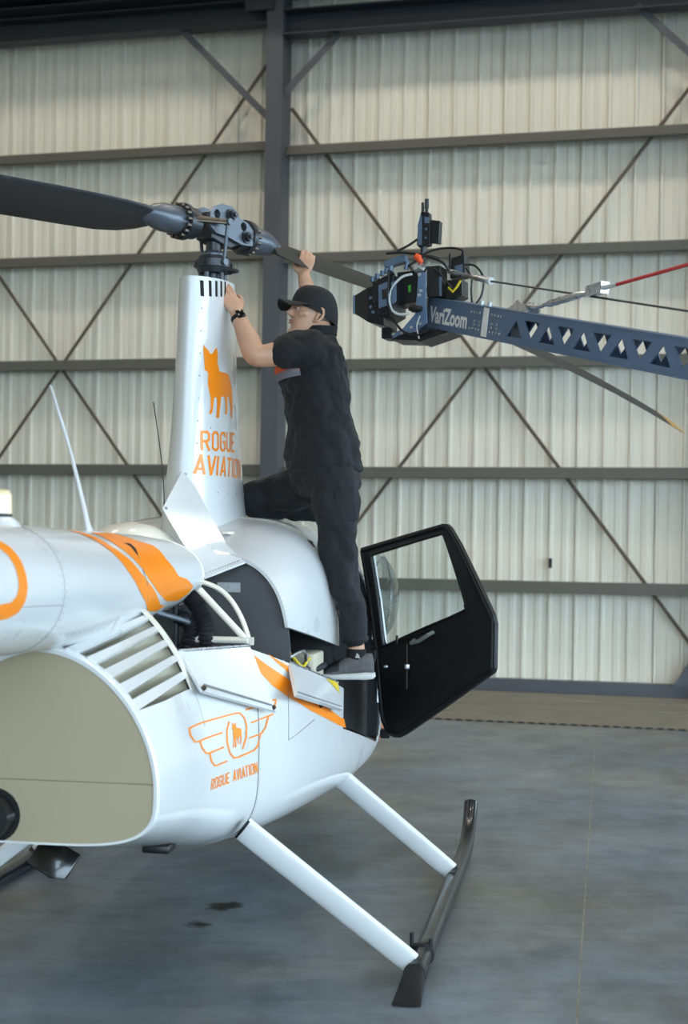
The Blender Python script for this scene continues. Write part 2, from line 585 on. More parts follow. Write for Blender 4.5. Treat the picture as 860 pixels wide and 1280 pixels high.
MB().prism([(jx(-12) - g, -12), (jx(-12) + g, -12), (X1 + g, wy(X1, v0)), (X1 - g, wy(X1, v0))], lambda u, v, d: (u, v, d), -0.06, -0.002).build('joint_filler', M['joint'], fl, smooth=0)
for i, (va, vb) in enumerate(((2.88, 2.24), (2.22, 1.62), (1.60, 1.00), (0.98, 0.32))):
    h = (0.004, 0.012, 0.02, 0.028)[i]
    for xa, xb in ((-7.0, 0.9), (0.91, 5.4), (5.41, 15.0)):
        MB().prism([(xa, wy(xa, va)), (xb, wy(xb, va)), (xb, wy(xb, vb)), (xa, wy(xa, vb))], lambda u, v, d: (u, v, d), -0.08, h).build('board', M['board'], fl, smooth=0)
# dashed drain strip along the boards: little blocks
b = MB()
x = -3.0
while x < 9:
    b.prism([(x, wy(x, 2.92)), (x + 0.055, wy(x + 0.055, 2.92)), (x + 0.055, wy(x + 0.055, 2.897)), (x, wy(x, 2.897))], lambda u, v, d: (u, v, d), -0.05, 0.012)
    x += 0.095
tag(b.build('drain_strip', M['black'], fl, smooth=0), None, None, None, 'stuff')
# ================================================================== HELICOPTER
# local frame: x right, y forward, z up, origin on the floor under the mast
HELI_O = (-0.63, 6.77, 0.0)
HELI_R = radians(-8.7)
heli = empty('helicopter', HELI_O, HELI_R)
tag(heli, 'white and orange light helicopter with one door open, parked on the concrete floor', 'helicopter')

HT = [  # y, z bottom, z widest, half width, z top, lower exponent, upper exponent
    (-2.20, .676, .86, .400, 1.312, 3.6, 1.85),
    (-1.95, .622, .855, .416, 1.41, 3.5, 1.78),
    (-1.65, .560, .85, .430, 1.500, 3.4, 1.70),
    (-1.20, .475, .85, .507, 1.660, 3.8, 2.20),
    (-0.80, .450, .86, .585, 1.690, 4.0, 2.60),
    (-0.10, .430, .90, .652, 1.765, 4.6, 3.20),
    (0.60, .430, .92, .675, 1.750, 6.0, 3.20),
    (1.20, .450, .93, .678, 1.700, 6.0, 3.00),
    (1.80, .500, .93, .620, 1.450, 4.0, 2.40),
    (2.20, .600, .93, .440, 1.200, 2.5, 2.00),
    (2.50, .800, .93, .160, 1.020, 2.0, 2.00)]
UT = [  # upper shell (engine cowl, roof, windshield): y, half width, z widest, z top, exponent
    (-0.79, .545, .95, 1.615, 3.7), (-0.40, .595, .95, 1.715, 3.7), (-0.05, .626, .95, 1.765, 3.7), (0.60, .640, .95, 1.768, 3.5),
    (1.20, .648, .94, 1.70, 3.2), (1.70, .570, .93, 1.50, 2.7), (2.15, .440, .93, 1.22, 2.3), (2.50, .160, .93, 1.00, 2.0)]

def spow(a, p): return (abs(a) ** p) * (1 if a >= 0 else -1)
def hull_pt(y, th):
    zb, zw, w, zt, nl, nu = interp(HT, y)
    n, h = (nu, zt - zw) if th >= 0 else (nl, zw - zb)
    return Vector((w * spow(cos(th), 2 / n), y, zw + h * spow(sin(th), 2 / n)))
def hull_th(y, z):
    zb, zw, w, zt, nl, nu = interp(HT, y)
    n, h = (nu, zt - zw) if z >= zw else (nl, zw - zb)
    q = min(1, abs(z - zw) / h) ** (n / 2)
    return math.asin(q) * (1 if z >= zw else -1)
def hull_x(y, z): return hull_pt(y, hull_th(y, z)).x
def upper_pt(y, th):
    w, zw, zt, n = interp(UT, y)
    return Vector((w * spow(cos(th), 2 / n), y, zw + (zt - zw) * spow(sin(th), 2 / n)))
def upper_th(y, z):
    w, zw, zt, n = interp(UT, y)
    return math.asin(min(1, max(0, (z - zw) / (zt - zw))) ** (n / 2))
def upper_x(y, z): return upper_pt(y, upper_th(y, z)).x

def lowering(y, ze, n=22):
    te = hull_th(y, ze)
    half = [hull_pt(y, -pi / 2 + (te + pi / 2) * (i / n)) for i in range(n + 1)]
    half[0].x = 0
    return [Vector((-p.x, p.y, p.z)) for p in reversed(half[1:])] + half
def frange(a, b, n): return [a + (b - a) * i / n for i in range(n + 1)]
def pw(tab, y):
    if y <= tab[0][0]: return tab[0][1]
    for (a, va), (b_, vb) in zip(tab, tab[1:]):
        if y <= b_: return va + (vb - va) * (y - a) / (b_ - a)
    return tab[-1][1]

# --- lower hull (two skins with the seam between them)
E1 = [(-2.2, 1.112), (-1.665, 1.135)]
E2 = [(-1.66, 1.262), (-1.24, 1.255), (-.876, 1.165), (-.2, 1.02), (-.05, .985)]
E3 = [(-.045, .80), (1.0, .60), (1.13, .585)]
E4 = [(1.135, 1.10), (1.7, 1.08), (2.2, 1.0), (2.5, .93)]
ZA = [(-2.2, 1.06), (-1.2, .95), (-.05, .72), (1.0, .55), (1.2, .6), (2.5, .85)]
def hull_ring(y, ze, n=22, m=10):
    """half ring keel -> ZA -> edge"""
    ta, te = hull_th(y, pw(ZA, y)), hull_th(y, ze)
    h = [hull_pt(y, -pi / 2 + (ta + pi / 2) * (i / n)) for i in range(n + 1)] + [hull_pt(y, ta + (te - ta) * i / m) for i in range(1, m + 1)]
    h[0].x = 0
    return h
hull = MB()
HR = []
for E_, y0, y1, k in ((E1, -2.2, -1.662, 9), (E2, -1.658, -.052, 26), (E3, -.048, 1.13, 17), (E4, 1.134, 2.5, 20)):
    for y in frange(y0, y1, k):
        HR.append((E_, hull_ring(y, pw(E_, y))))
NN, MM = 22, 10
for s in (1, -1):
    base = len(hull.v)
    V = [Vector((s * p.x, p.y, p.z)) for _, r_ in HR for p in r_]
    Fc = []
    w_ = NN + MM + 1
    for i in range(len(HR) - 1):
        for j in range(w_ - 1):
            if j >= NN and HR[i][0] is not HR[i + 1][0]:
                continue
            f = (i * w_ + j, i * w_ + j + 1, (i + 1) * w_ + j + 1, (i + 1) * w_ + j)
            Fc.append(f)
    hull.add(V, Fc)
hull.build('fuselage', M['white'], heli, smooth=50, solid=.010)
full = [hull_pt(-2.2, -pi / 2 + pi * i / 60) for i in range(61)]
full[0].x = full[-1].x = 0
fullring = full + [Vector((-p.x, p.y, p.z)) for p in reversed(full[1:-1])]
# rounded rim curling into the rear face
def inset(ring, k, dy):
    cz = .86
    return [Vector((p.x * k, p.y + dy, cz + (p.z - cz) * k)) for p in ring]
# rim round the rear face
rim = MB()
rim.loft([[p + Vector((0, .035, 0)) for p in inset(fullring, 1.0, 0)], fullring, inset(fullring, .985, -.012), inset(fullring, .955, -.010), inset(fullring, .95, .01)])
rim.build('cowling_rim', M['white'], heli, smooth=60)
# rear face: two flat panels, split at z = .88
ip = [(p.x * .957, .86 + (p.z - .86) * .957) for p in fullring]
ip = [(x, z) for x, z in ip]
def clip(poly, zc, above):
    out = []
    n = len(poly)
    for i in range(n):
        a, c = poly[i], poly[(i + 1) % n]
        ia, ic = (a[1] >= zc) == above, (c[1] >= zc) == above
        if ia: out.append(a)
        if ia != ic:
            t = (zc - a[1]) / (c[1] - a[1])
            out.append((a[0] + (c[0] - a[0]) * t, zc))
    return out
fxz = lambda u, v, d: (u, d, v)
MB().prism(clip(ip, .8838, True), fxz, -2.206, -2.19).build('fan_cover_panel', M['beige'], heli, smooth=0)
MB().prism(clip(ip, .8818, False), fxz, -2.206, -2.19).build('fan_cover_panel', M['beige'], heli, smooth=0)
# tail pipe
b = MB()
b.tube([(-.145, -1.8, .77), (-.145, -2.275, .765)], .072, 24, cap=False)
b.tube([(-.145, -2.275, .765), (-.145, -1.95, .767)], .064, 24)
ring = [(-.145 + .072 * cos(t), -2.275, .765 + .072 * sin(t)) for t in frange(0, 2 * pi, 24)[:-1]]
ring2 = [(-.145 + .064 * cos(t), -2.275, .765 + .064 * sin(t)) for t in frange(0, 2 * pi, 24)[:-1]]
b.loft([ring, ring2])
b.build('exhaust_pipe', M['black'], heli, smooth=40)
# flat black disc painted for the shade in the recess round the pipe
MB().tube([(-.145, -2.2095, .765), (-.145, -2.2, .765)], .088, 28).build('exhaust_shade_disc', M['slot'], heli)

# --- louvres on both shoulders between the rear rim and the front strip
shr = MB()
for s in (1, -1):
    rings = []
    for y in frange(-2.18, -1.64, 12):
        t0 = hull_th(y, pw(E1, y) - .05)
        rg = []
        for i in range(15):
            p = hull_pt(y, t0 + (pi / 2 - t0) * i / 14)
            k = .90 if y < -2.15 else (.80 if y < -1.8 else .80 + .13 * (y + 1.8) / .16)
            rg.append((s * p.x * k, y, .86 + (p.z - .86) * (k + .02)))
        rings.append(rg)
    shr.loft(rings, closed=False)
shr.build('fan_shroud', M['shroud'], heli, smooth=40)
for s in (1, -1):
    st = MB()
    rings = []
    for y, k in ((-1.685, 1.0), (-1.66, 1.004), (-1.635, 1.0), (-1.635, .97)):
        t0 = hull_th(-1.66, 1.132)
        rings.append([Vector((s * p.x * k, y, .86 + (p.z - .86) * k)) for p in [hull_pt(-1.66, t0 + (pi / 2 - .30 - t0) * i / 18) for i in range(19)]])
    st.loft(rings, closed=False)
    st.build('louver_strip', M['cream'], heli, smooth=60, solid=.006)
for s in (1, -1):
    for k in range(5):
        za = (1.300, 1.268, 1.228, 1.180, 1.130)[k]
        zb_ = (1.385, 1.345, 1.297, 1.243, 1.185)[k]
        pa, pb = hull_pt(-2.185, hull_th(-2.185, za)), hull_pt(-1.67, hull_th(-1.67, zb_))
        na = Vector((pa.x, 0, (pa.z - .86))).normalized()
        sl_ = MB()
        rings = []
        for i in range(7):
            t = i / 6
            p = pa.lerp(pb, t)
            sag = hull_pt(p.y, hull_th(p.y, p.z))
            p = p.lerp(sag, .12)
            nrm = Vector((p.x, 0, p.z - .86)).normalized()
            tan = Vector((-nrm.z, 0, nrm.x))          # up along the skin
            w = .020 * (1 - .35 * t)
            dwn = -nrm * .055 + tan * .01
            q = [p + tan * w, p - tan * w, p - tan * w + dwn * .25, p + tan * (w * .3) + dwn, p + tan * w + dwn * .2]
            rings.append([Vector((s * v.x, v.y, v.z)) for v in q])
        sl_.loft(rings, cap=True)
        sl_.build('louver', M['white'], heli, smooth=0)

# --- engine cowl behind the cabin roof
def cowl_ring(y, n=40):
    ze = pw([(-.79, 1.305), (-.05, 1.18)], y)
    t0 = upper_th(y, ze)
    h = [upper_pt(y, t0 + (pi / 2 - t0) * i / n) for i in range(n + 1)]
    h[-1].x = 0
    return h + [Vector((-p.x, p.y, p.z)) for p in reversed(h[:-1])]
cw = MB()
cw.loft([cowl_ring(y) for y in frange(-.785, -.06, 16)], closed=False)
cw.build('roof_cowl', M['white'], heli, smooth=40, solid=.014)
cl = MB()
r0, r1 = cowl_ring(-.06), cowl_ring(-.03)
cl.loft([r0, [Vector((p.x * 1.006, p.y - .012, .95 + (p.z - .95) * 1.006)) for p in r0], [Vector((p.x * 1.004, p.y, .95 + (p.z - .95) * 1.004)) for p in r1], r1], closed=False)
cl.build('cowl_edge_strip', M['cream'], heli, smooth=60)
# left side stays closed: a panel between hull edge and cowl edge
lp = MB()
lp.loft([[(-hull_x(y, pw(E2, y)), y, pw(E2, y)), (-.5 * (hull_x(y, pw(E2, y)) + cowl_ring(max(y, -.785))[0].x) - .004, y, .5 * (pw(E2, y) + cowl_ring(max(y, -.785))[0].z)), (-cowl_ring(y)[0].x, y, cowl_ring(y)[0].z)] for y in frange(-.785, -.05, 8)], closed=False)
lp.build('cowl_panel', M['white'], heli, smooth=40, solid=.01)

# --- roof, door posts, windshield, interior
def rail_th(y): return upper_th(y, pw([(-.05, 1.585), (1.0, 1.60), (1.3, 1.56)], y))
rf = MB()
rings = []
for y in frange(-.045, 1.28, 18):
    t0 = rail_th(y)
    h = [upper_pt(y, t0 + (pi / 2 - t0) * i / 24) for i in range(25)]
    h[-1].x = 0
    rings.append(h + [Vector((-p.x, p.y, p.z)) for p in reversed(h[:-1])])
rf.loft(rings, closed=False)
rf.build('cabin_roof', M['white'], heli, smooth=40, solid=.02)
ws = MB()
rings = []
for y in frange(1.28, 2.48, 16):
    t0 = upper_th(y, pw(E4, y) + .005)
    h = [upper_pt(y, t0 + (pi / 2 - t0) * i / 24) for i in range(25)]
    h[-1].x = 0
    rings.append(h + [Vector((-p.x, p.y, p.z)) for p in reversed(h[:-1])])
ws.loft(rings, closed=False)
ws.build('windshield', M['glass'], heli, smooth=40)
MB().tube([upper_pt(y, pi / 2) for y in frange(1.28, 2.48, 14)], .012, 8).build('windshield_post', M['white'], heli)
# right hinge post between the two doors, left one too; closed front doors
for s in (1, -1):
    def sp(y, z, k=1.0): return Vector((s * upper_x(y, z) * k if z > 1.1 else s * hull_x(y, z) * k, y, z))
    for nm, y0, wd, m_ in (('door_post', 1.120, .050, M['trim']), ('door_post', 1.34, .03, M['black'])):
        p = MB()
        p.loft([[sp(y0 - wd / 2, z, .80), sp(y0 - wd / 2, z, .982), sp(y0 + wd / 2, z, .995), sp(y0 + wd / 2, z, .80)] for z in frange(.62 if y0 < 1.2 else 1.08, 1.60, 14)], cap=True)
        po_ = p.build(nm, m_, heli, smooth=40)
        if y0 < 1.2:
            MB().tube([sp(y0 - wd / 2 - .004, z, .976) for z in frange(.80, 1.60, 14)], .007, 8).build('seal_strip', M['steel'], po_)
    bw = MB()
    cx, cy, cz = s * .585, 1.50, 1.345
    rings = []
    for i in range(10):
        a = (i / 9) * pi / 2
        rings.append([(cx + s * .150 * sin(a) if False else cx + s * .135 * cos(a), cy + .43 * sin(a) * cos(t), cz + .25 * sin(a) * sin(t)) for t in frange(0, 2 * pi, 28)[:-1]])
    bw.loft(rings)
    MB().tube([(cx + s * .045, cy + .41 * cos(t), cz + .238 * sin(t)) for t in frange(0, 2 * pi, 40)], .007, 8).build('bubble_glint_tube', M['steel'], heli)  # bright tube added in place of the window's reflected streaks
    bw.build('bubble_window', M['bubble'], heli, smooth=60)
# left rear door, closed
ld = MB()
ld.loft([[Vector((-hull_x(y, z) if z < .95 else -((1 - min(1, (z - .95) / .2)) * hull_x(y, z) + min(1, (z - .95) / .2) * upper_x(y, max(z, .96))), y, z)) for z in frange(pw(E3, y), 1.12, 8)] for y in frange(-.03, .99, 10)], closed=False)
ld.build('closed_door', M['white'], heli, smooth=40, solid=.03)
lg = MB()
lg.loft([[Vector((-upper_x(y, z), y, z)) for z in frange(1.12, 1.60, 8)] for y in frange(-.03, .99, 10)], closed=False)
lg.build('closed_door_window', M['glass'], heli, smooth=40)
inn = MB()
inn.box((0, 1.0, .60), (1.14, 2.0, .03))
inn.build('cabin_floor', M['trim'], heli, smooth=0)
bk = MB()
bp_ = [hull_pt(-.08, -pi / 2 + pi * .5 * i / 12) * .97 for i in range(13)]
po = [(p.x * .985, max(p.z, .46)) for p in bp_] + [(.60, 1.2), (.585, 1.45), (.5, 1.66), (.3, 1.72)]
po = [(x, z) for x, z in po if x > .01]
po = po + [(-x, z) for x, z in reversed(po)]
bk.prism(po, fxz, -.085, -.060)
bk.build('cabin_bulkhead', M['trim'], heli, smooth=0)
for sx in (-.31, .31):
    for sy in (.42, 1.42):
        sd = MB()
        sd.rbox((sx, sy, .80), (.50, .50, .14), .05).rbox((sx, sy, .67), (.46, .46, .13), .02)
        st_ = sd.build('seat', M['trim'], heli, smooth=40)
        MB().rbox((sx, sy - .27, 1.12), (.48, .12, .62), .05, Matrix.Rotation(radians(-8), 3, 'X')).build('backrest', M['trim'], st_, smooth=40)
# black sill liner in the right rear doorway
dl = MB()
dl.loft([[Vector((hull_x(y, pw(E3, y)) * .955, y, pw(E3, y) + .012)), Vector((hull_x(y, pw(E3, y)) * .992, y, pw(E3, y) + .012)), Vector((hull_x(y, pw(E3, y)) * .992, y, pw(E3, y) - .02)), Vector((hull_x(y, pw(E3, y)) * .955, y, pw(E3, y) - .02))] for y in frange(-.045, .995, 12)], cap=True)
dl.build('door_sill', M['blackgloss'], heli, smooth=40)
jb_ = MB()
def jamb(z): return hull_x(-.05, z) if z < 1.0 else upper_x(-.05, z) + max(0, 1.12 - z) / .12 * .014
jb_.loft([[(jamb(z) * .86, -.05, z), (jamb(z) * .993, -.055, z), (jamb(z) * .993, -.02, z), (jamb(z) * .86, -.02, z)] for z in frange(.79, 1.60, 20)], cap=True)
jb_.build('door_jamb', M['trim'], heli, smooth=40)
sk = MB()
sk.loft([[(hull_x(y, .85) * .90, y, z) for y in frange(-.03, 1.14, 8)] for z in (.60, .75, .90, 1.0)], closed=False)
sk.build('doorway_black_fill', M['trim'], heli, smooth=0, solid=.02)  # black sheet added to make the doorway read as dark inside

# --- engine bay
fwp = [upper_pt(-.72, upper_th(-.72, 1.0) + (pi / 2 - upper_th(-.72, 1.0)) * i / 16) for i in range(17)]
fwp = [(p.x * .965, p.z - .012) for p in fwp]
fwp[-1] = (0, fwp[-1][1])
fwp = fwp + [(-x, z) for x, z in reversed(fwp[:-1])]
fw_o = MB().prism(fwp, fxz, -.735, -.715).build('firewall', M['firewall'], heli, smooth=0)
pl_ = MB().box((.268, -.739, 1.462), (.098, .004, .040)).build('data_plate', M['placard'], heli, smooth=0)
dk = MB()
dk.prism([(.60, -.05), (.53, -.8), (.44, -1.25), (.36, -1.60), (-.36, -1.60), (-.44, -1.25), (-.53, -.8), (-.60, -.05)], lambda u, v, d: (u, v, d), .955, .975)
dk.build('engine_deck', M['bay'], heli, smooth=0)
MB().rbox((0, -1.10, 1.10), (.42, .7, .26), .05).build('engine_block', M['bay'], heli, smooth=40)
MB().box((0.0, -.40, 1.05), (.9, .5, .13)).build('fuel_shelf', M['bay'], heli, smooth=0)
MB().rbox((.53, -.30, 1.10), (.10, .26, .14), .012).build('equipment_box', M['shroud'], heli, smooth=30)
MB().tube(smoothpath([(.30, -.70, 1.18), (.45, -.62, 1.13), (.56, -.40, 1.10), (.58, -.16, 1.10)]), .016, 8).build('cable_loom', M['hose'], heli)
MB().tube(smoothpath([(.50, -.74, 1.16), (.555, -.55, 1.19), (.55, -.45, 1.13), (.57, -.38, 1.15)]), .008, 8).build('control_lever', M['steel'], heli)
MB().tube(smoothpath([(.50, -.60, 1.19), (.54, -.50, 1.12), (.56, -.44, 1.15), (.57, -.30, 1.09)]), .007, 6).build('yellow_wire', M['yellow'], heli)
# white tubes and arch former
ar = MB()
arc = smoothpath([(.215, -1.06, 1.497), (.25, -1.06, 1.487), (.306, -1.05, 1.462), (.355, -1.05, 1.416), (.398, -1.05, 1.344), (.428, -1.05, 1.262)], 5)
ar.tube(arc, .013, 8, up=(0, 1, 0), ell=.010)
ar.box(arc[-1], (.03, .03, .03)).box(arc[0], (.05, .02, .03))
ar.build('arch_former', M['cream'], heli, smooth=40)
for a, c in (((.235, -1.1, 1.462), (.42, -1.1, 1.275)), ((.20, -1.1, 1.268), (.432, -1.1, 1.268))):
    MB().cyl(a, c, .0135, 12).build('frame_tube', M['cream'], heli)
MB().cyl((.142, -1.1, 1.44), (.142, -1.1, 1.20), .013, 12).build('frame_tube', M['hubdark'], heli)
MB().tube([(.05, -1.32, 1.40), (.20, -1.12, 1.335)], [.013, .012], 10).build('control_rod', M['hub'], heli)
def hose(pts, r):
    P = smoothpath(pts, 14)
    rr = [r * (1.0 if i % 2 else .74) for i in range(len(P))]
    return MB().tube(P, rr, 12).build('air_hose', M['hose'], heli, smooth=20)
hose([(.19, -1.1, 1.44), (.225, -1.1, 1.40), (.258, -1.1, 1.33), (.268, -1.1, 1.22)], .036)
hose([(.15, -1.1, 1.36), (.205, -1.1, 1.32), (.195, -1.1, 1.26), (.17, -1.1, 1.16)], .034)
# side access door, hanging open
def plate(pts, th, name, m, lip=None):
    P = [Vector(p) for p in pts]
    n = (P[1] - P[0]).cross(P[-1] - P[0]).normalized()
    if n.x < 0: n = -n
    mb = MB()
    G = [[P[0].lerp(P[1], i / 8).lerp(P[3].lerp(P[2], i / 8), j / 8) for j in range(9)] for i in range(9)]
    for d in (0, th):
        mb.loft([[g - n * d for g in row] for row in G], closed=False)
    rim_ = G[0] + [g[-1] for g in G[1:]] + G[-1][-2::-1] + [g[0] for g in G[-2:0:-1]]
    k = len(rim_)
    mb.add(rim_ + [g - n * th for g in rim_], [(i, (i + 1) % k, k + (i + 1) % k, k + i) for i in range(k)])
    return mb.build(name, m, heli, smooth=35), n
F1 = [(.30, -1.63, 1.262), (.47, -1.24, 1.258), (.56, -1.15, 1.002), (.405, -1.70, 1.13)]
d1, n1 = plate(F1, .012, 'access_door', M['white'])
a, c = Vector(F1[3]), Vector(F1[2])
up_ = (Vector(F1[1]) - Vector(F1[2])).normalized()
MB().tube([a + (c - a) * .06 + up_ * .028 + n1 * .002, a + (c - a) * .95 + up_ * .022 + n1 * .002], .004, 6).build('stiffener', M['seam'], d1)
for t in (.03, .97):
    p = a.lerp(c, t) + up_ * .012
    MB().cyl(p - n1 * .004, p + n1 * .008, .009, 10).build('latch_screw', M['bolt'], d1)
for t in (.2, .7):
    p = Vector(F1[0]).lerp(Vector(F1[1]), t)
MB().tube([F1[0], F1[1]], .006, 8).build('hinge', M['steel'], d1)
F2 = [(.562, -.876, 1.168), (.652, -.21, 1.028), (.69, -.30, .918), (.625, -1.06, 1.058)]
d2, n2 = plate(F2, .016, 'step_door', M['white'])
a, c = Vector(F2[3]), Vector(F2[2])
up2 = (Vector(F2[1]) - Vector(F2[2])).normalized()
MB().tube([a + (c - a) * .02 + up2 * .014 + n2 * .001, a + (c - a) * .97 + up2 * .014 + n2 * .001], .0028, 6).build('stiffener', M['seam'], d2)
MB().tube([F2[0], F2[1]], .005, 8).build('hinge', M['steel'], d2)
q = Vector(F2[1]).lerp(Vector(F2[0]), .02); q2 = Vector(F2[1]).lerp(Vector(F2[0]), .24)
wst = [q + n2 * .002, q2 + n2 * .002, q2.lerp(Vector(F2[3]), .05) + n2 * .002, q.lerp(Vector(F2[2]), .42) + n2 * .002]
MB().add(wst, [(0, 1, 2, 3)]).build('warning_sticker', M['yellow'], d2, smooth=0)
# drain peeping out below the step door
MB().tube([(.608, -.50, .985), (.622, -.50, .965), (.630, -.50, .948)], [.016, .019, .010], 12).build('fuel_drain', M['black'], heli)

# --- tail cone
TT = [  # y, half width, centre z, up radius, down radius
    (-5.6, .115, 1.56, .115, .115), (-3.5, .172, 1.515, .172, .172), (-2.54, .195, 1.50, .195, .195), (-1.82, .196, 1.485, .195, .195), (-1.50, .200, 1.49, .186, .180),
    (-1.30, .212, 1.505, .170, .158), (-1.05, .236, 1.52, .142, .150)]
def tail_pt(y, ph, off=0.0):
    hw, cz, ru, rd = interp(TT, y)
    return Vector(((hw + off) * cos(ph), y, cz + ((ru if sin(ph) >= 0 else rd) + off) * sin(ph)))
tc = MB()
tc.loft([[tail_pt(y, 2 * pi * j / 64) for j in range(64)] for y in frange(-5.6, -1.05, 60)])
tcn = tc.build('tail_cone', M['white'], heli, smooth=50, solid=.008)
MB().tube([(0, -5.6, 1.56), (0, -5.72, 1.563), (0, -5.78, 1.565)], [.115, .09, .03], 32).build('tail_cap', M['white'], heli)
fi = MB()
fi.loft([[tail_pt(-1.05, 2 * pi * j / 48, o1) + Vector((0, dy, 0)) for j in range(48)] for o1, dy in ((.0, 0), (.004, .004), (.0, .01), (-.012, .006))])
fi.build('cone_rim', M['cream'], tcn, smooth=60)
for yy in (-2.53,):
    MB().tube([tail_pt(yy, a_, -.0004) for a_ in frange(-2.4, 2.0, 50)], .0016, 6).build('skin_seam', M['seam'], tcn)
MB().tube([tail_pt(y, -.22, -.0002) for y in frange(-3.2, -2.53, 10)], .0011, 6).build('skin_seam', M['seam'], tcn)
# rivets (tiny, joined)
rv = MB()
def rivet(b_, p, n, r=.004):
    n = n.normalized()
    b_.tube([p - n * .001, p + n * .0015], [r, r * .6], 6)
for i in range(26):
    a_ = -1.5 + i * .115
    for yy in (-2.55, -2.51, -1.42):
        p = tail_pt(yy, a_)
        rivet(rv, p, Vector((p.x, 0, p.z - 1.5)), .0022)
for i in range(22):
    p = tail_pt(-2.9 + i * .06, -.75)
    rivet(rv, p, Vector((p.x, 0, p.z - 1.5)), .0022)
tag(rv.build('rivets', M['rivet'], tcn, smooth=0), None, None, None, 'stuff')
# antennas and beacon
an = MB()
an.tube([(0, -1.73, 1.665), (0, -1.76, 1.70), (0, -1.80, 1.76), (0, -1.95, 1.95), (0, -2.149, 2.146)], [.030, .016, .011, .008, .004], 10, ell=[.014, .010, .008, .006, .004], up=(0, 1, 0))
an.rbox((0, -1.74, 1.676), (.06, .14, .012), .004)
an.build('whip_antenna', M['white'], heli)
MB().tube(smoothpath([(0, -.79, 1.80), (0, -.82, 1.93), (0, -.89, 2.07), (0, -.975, 2.21)]), .0022, 6).build('wire_antenna', M['black'], heli)
bc = MB()
bc.tube([(0, -2.545, 1.685), (0, -2.545, 1.702), (0, -2.545, 1.714)], [.062, .05, .034], 24)
beacon = bc.build('beacon_base', M['white'], heli)
MB().tube([(0, -2.545, 1.712), (0, -2.545, 1.724)], .0335, 24).build('beacon_band', M['black'], beacon)
MB().tube([(0, -2.545, 1.724), (0, -2.545, 1.78), (0, -2.545, 1.792), (0, -2.545, 1.798)], [.033, .032, .024, .008], 24).build('beacon_lens', M['amber'], beacon)

# --- mast fairing
FT = [(1.55, -.64, .46, .165), (1.80, -.58, .40, .155), (1.95, -.545, .36, .143), (2.15, -.512, .32, .128), (2.40, -.485, .28, .115), (2.65, -.462, .24, .107), (2.90, -.438, .20, .101)]
def fair_x(y, z):
    te, le, ht = interp(FT, z)
    u = min(1, max(0, (y - te) / (le - te)))
    return ht * max(0, 1 - abs(2 * u - 1) ** 2.3) ** (1 / 1.55)
def fair_ring(z, n=28, slope=0.0):
    te, le, ht = interp(FT, z)
    P = []
    for i in range(n + 1):
        u = .5 - .5 * cos(pi * i / n)
        y = te + (le - te) * u
        P.append(Vector((fair_x(y, z), y, z + slope * u)))
    return P + [Vector((-p.x, p.y, p.z)) for p in reversed(P[1:-1])]
fa_ = MB()
fa_.loft([fair_ring(z) for z in frange(1.56, 2.78, 26)] + [fair_ring(2.82, slope=.06)])
fair = fa_.build('mast_fairing', M['white'], heli, smooth=50, solid=.008)
MB().loft([[Vector((p.x * .93, p.y * .93 - .01, p.z - .05)) for p in fair_ring(2.82, slope=.06)]], cap=False).add([Vector((p.x * .93, p.y * .93 - .01, p.z - .05)) for p in fair_ring(2.82, slope=.06)], [tuple(range(56))]).build('fairing_dark_sheet', M['slot'], fair, smooth=0)  # top is open; this black sheet stands in for the dark inside
for k in range(5):
    y0 = -.405 + k * .052
    sv = MB()
    rings = []
    for z in frange(2.735, 2.805, 5):
        zz = z + .008 * k
        rings.append([Vector((fair_x(y, zz) + o1, y, zz)) for y, o1 in ((y0 - .009, .0005), (y0 - .008, .0025), (y0 + .008, .0025), (y0 + .009, .0005))])
    sv.loft(rings, cap=True)
    sv.build('vent_slot', M['slot'], fair, smooth=0)  # proud black strips stand in for the slots' shaded depth
rv = MB()
for i in range(9):
    z = 1.98 + i * .1
    te = interp(FT, z)[0]
    p = Vector((fair_x(te + .05, z), te + .05, z))
    rivet(rv, p, Vector((1, -.6, 0)), .006)
for (y, z) in ((-.33, 2.13), (-.27, 2.13), (-.05, 2.14), (-.36, 1.87), (-.25, 1.87), (-.12, 1.875), (.02, 1.88), (.10, 1.88), (-.30, 2.76), (-.38, 2.155)):
    p = Vector((fair_x(y, z), y, z))
    rivet(rv, p, Vector((1, -.25, 0)), .005)
tag(rv.build('rivets', M['rivet'], fair, smooth=0), None, None, None, 'stuff')
# skirt panels aft of the fairing
SKP = [(0.012, -.857, 1.786), (0.012, -.56, 1.955), (.062, -.555, 1.900), (.115, -.605, 1.830), (.16, -.66, 1.772), (.25, -.72, 1.642), (.348, -.80, 1.568), (.212, -.945, 1.503)]
def resample(P, n):
    P = [Vector(p) for p in P]
    L_ = [0]
    for a_, b_ in zip(P, P[1:]): L_.append(L_[-1] + (b_ - a_).length)
    out = []
    for i in range(n + 1):
        t = L_[-1] * i / n
        for k in range(len(P) - 1):
            if t <= L_[k + 1] + 1e-9:
                out.append(P[k].lerp(P[k + 1], (t - L_[k]) / max(1e-9, L_[k + 1] - L_[k])))
                break
    return out
MB().loft([[(-.12 + .22 * sqrt(max(0, 1 - (k / 10) ** 2)) * cos(t), -.85 + .26 * sqrt(max(0, 1 - (k / 10) ** 2)) * sin(t), 1.55 + .18 * k / 10) for t in frange(0, 2 * pi, 28)[:-1]] for k in range(11)]).build('cowl_fillet', M['cream'], heli, smooth=60)
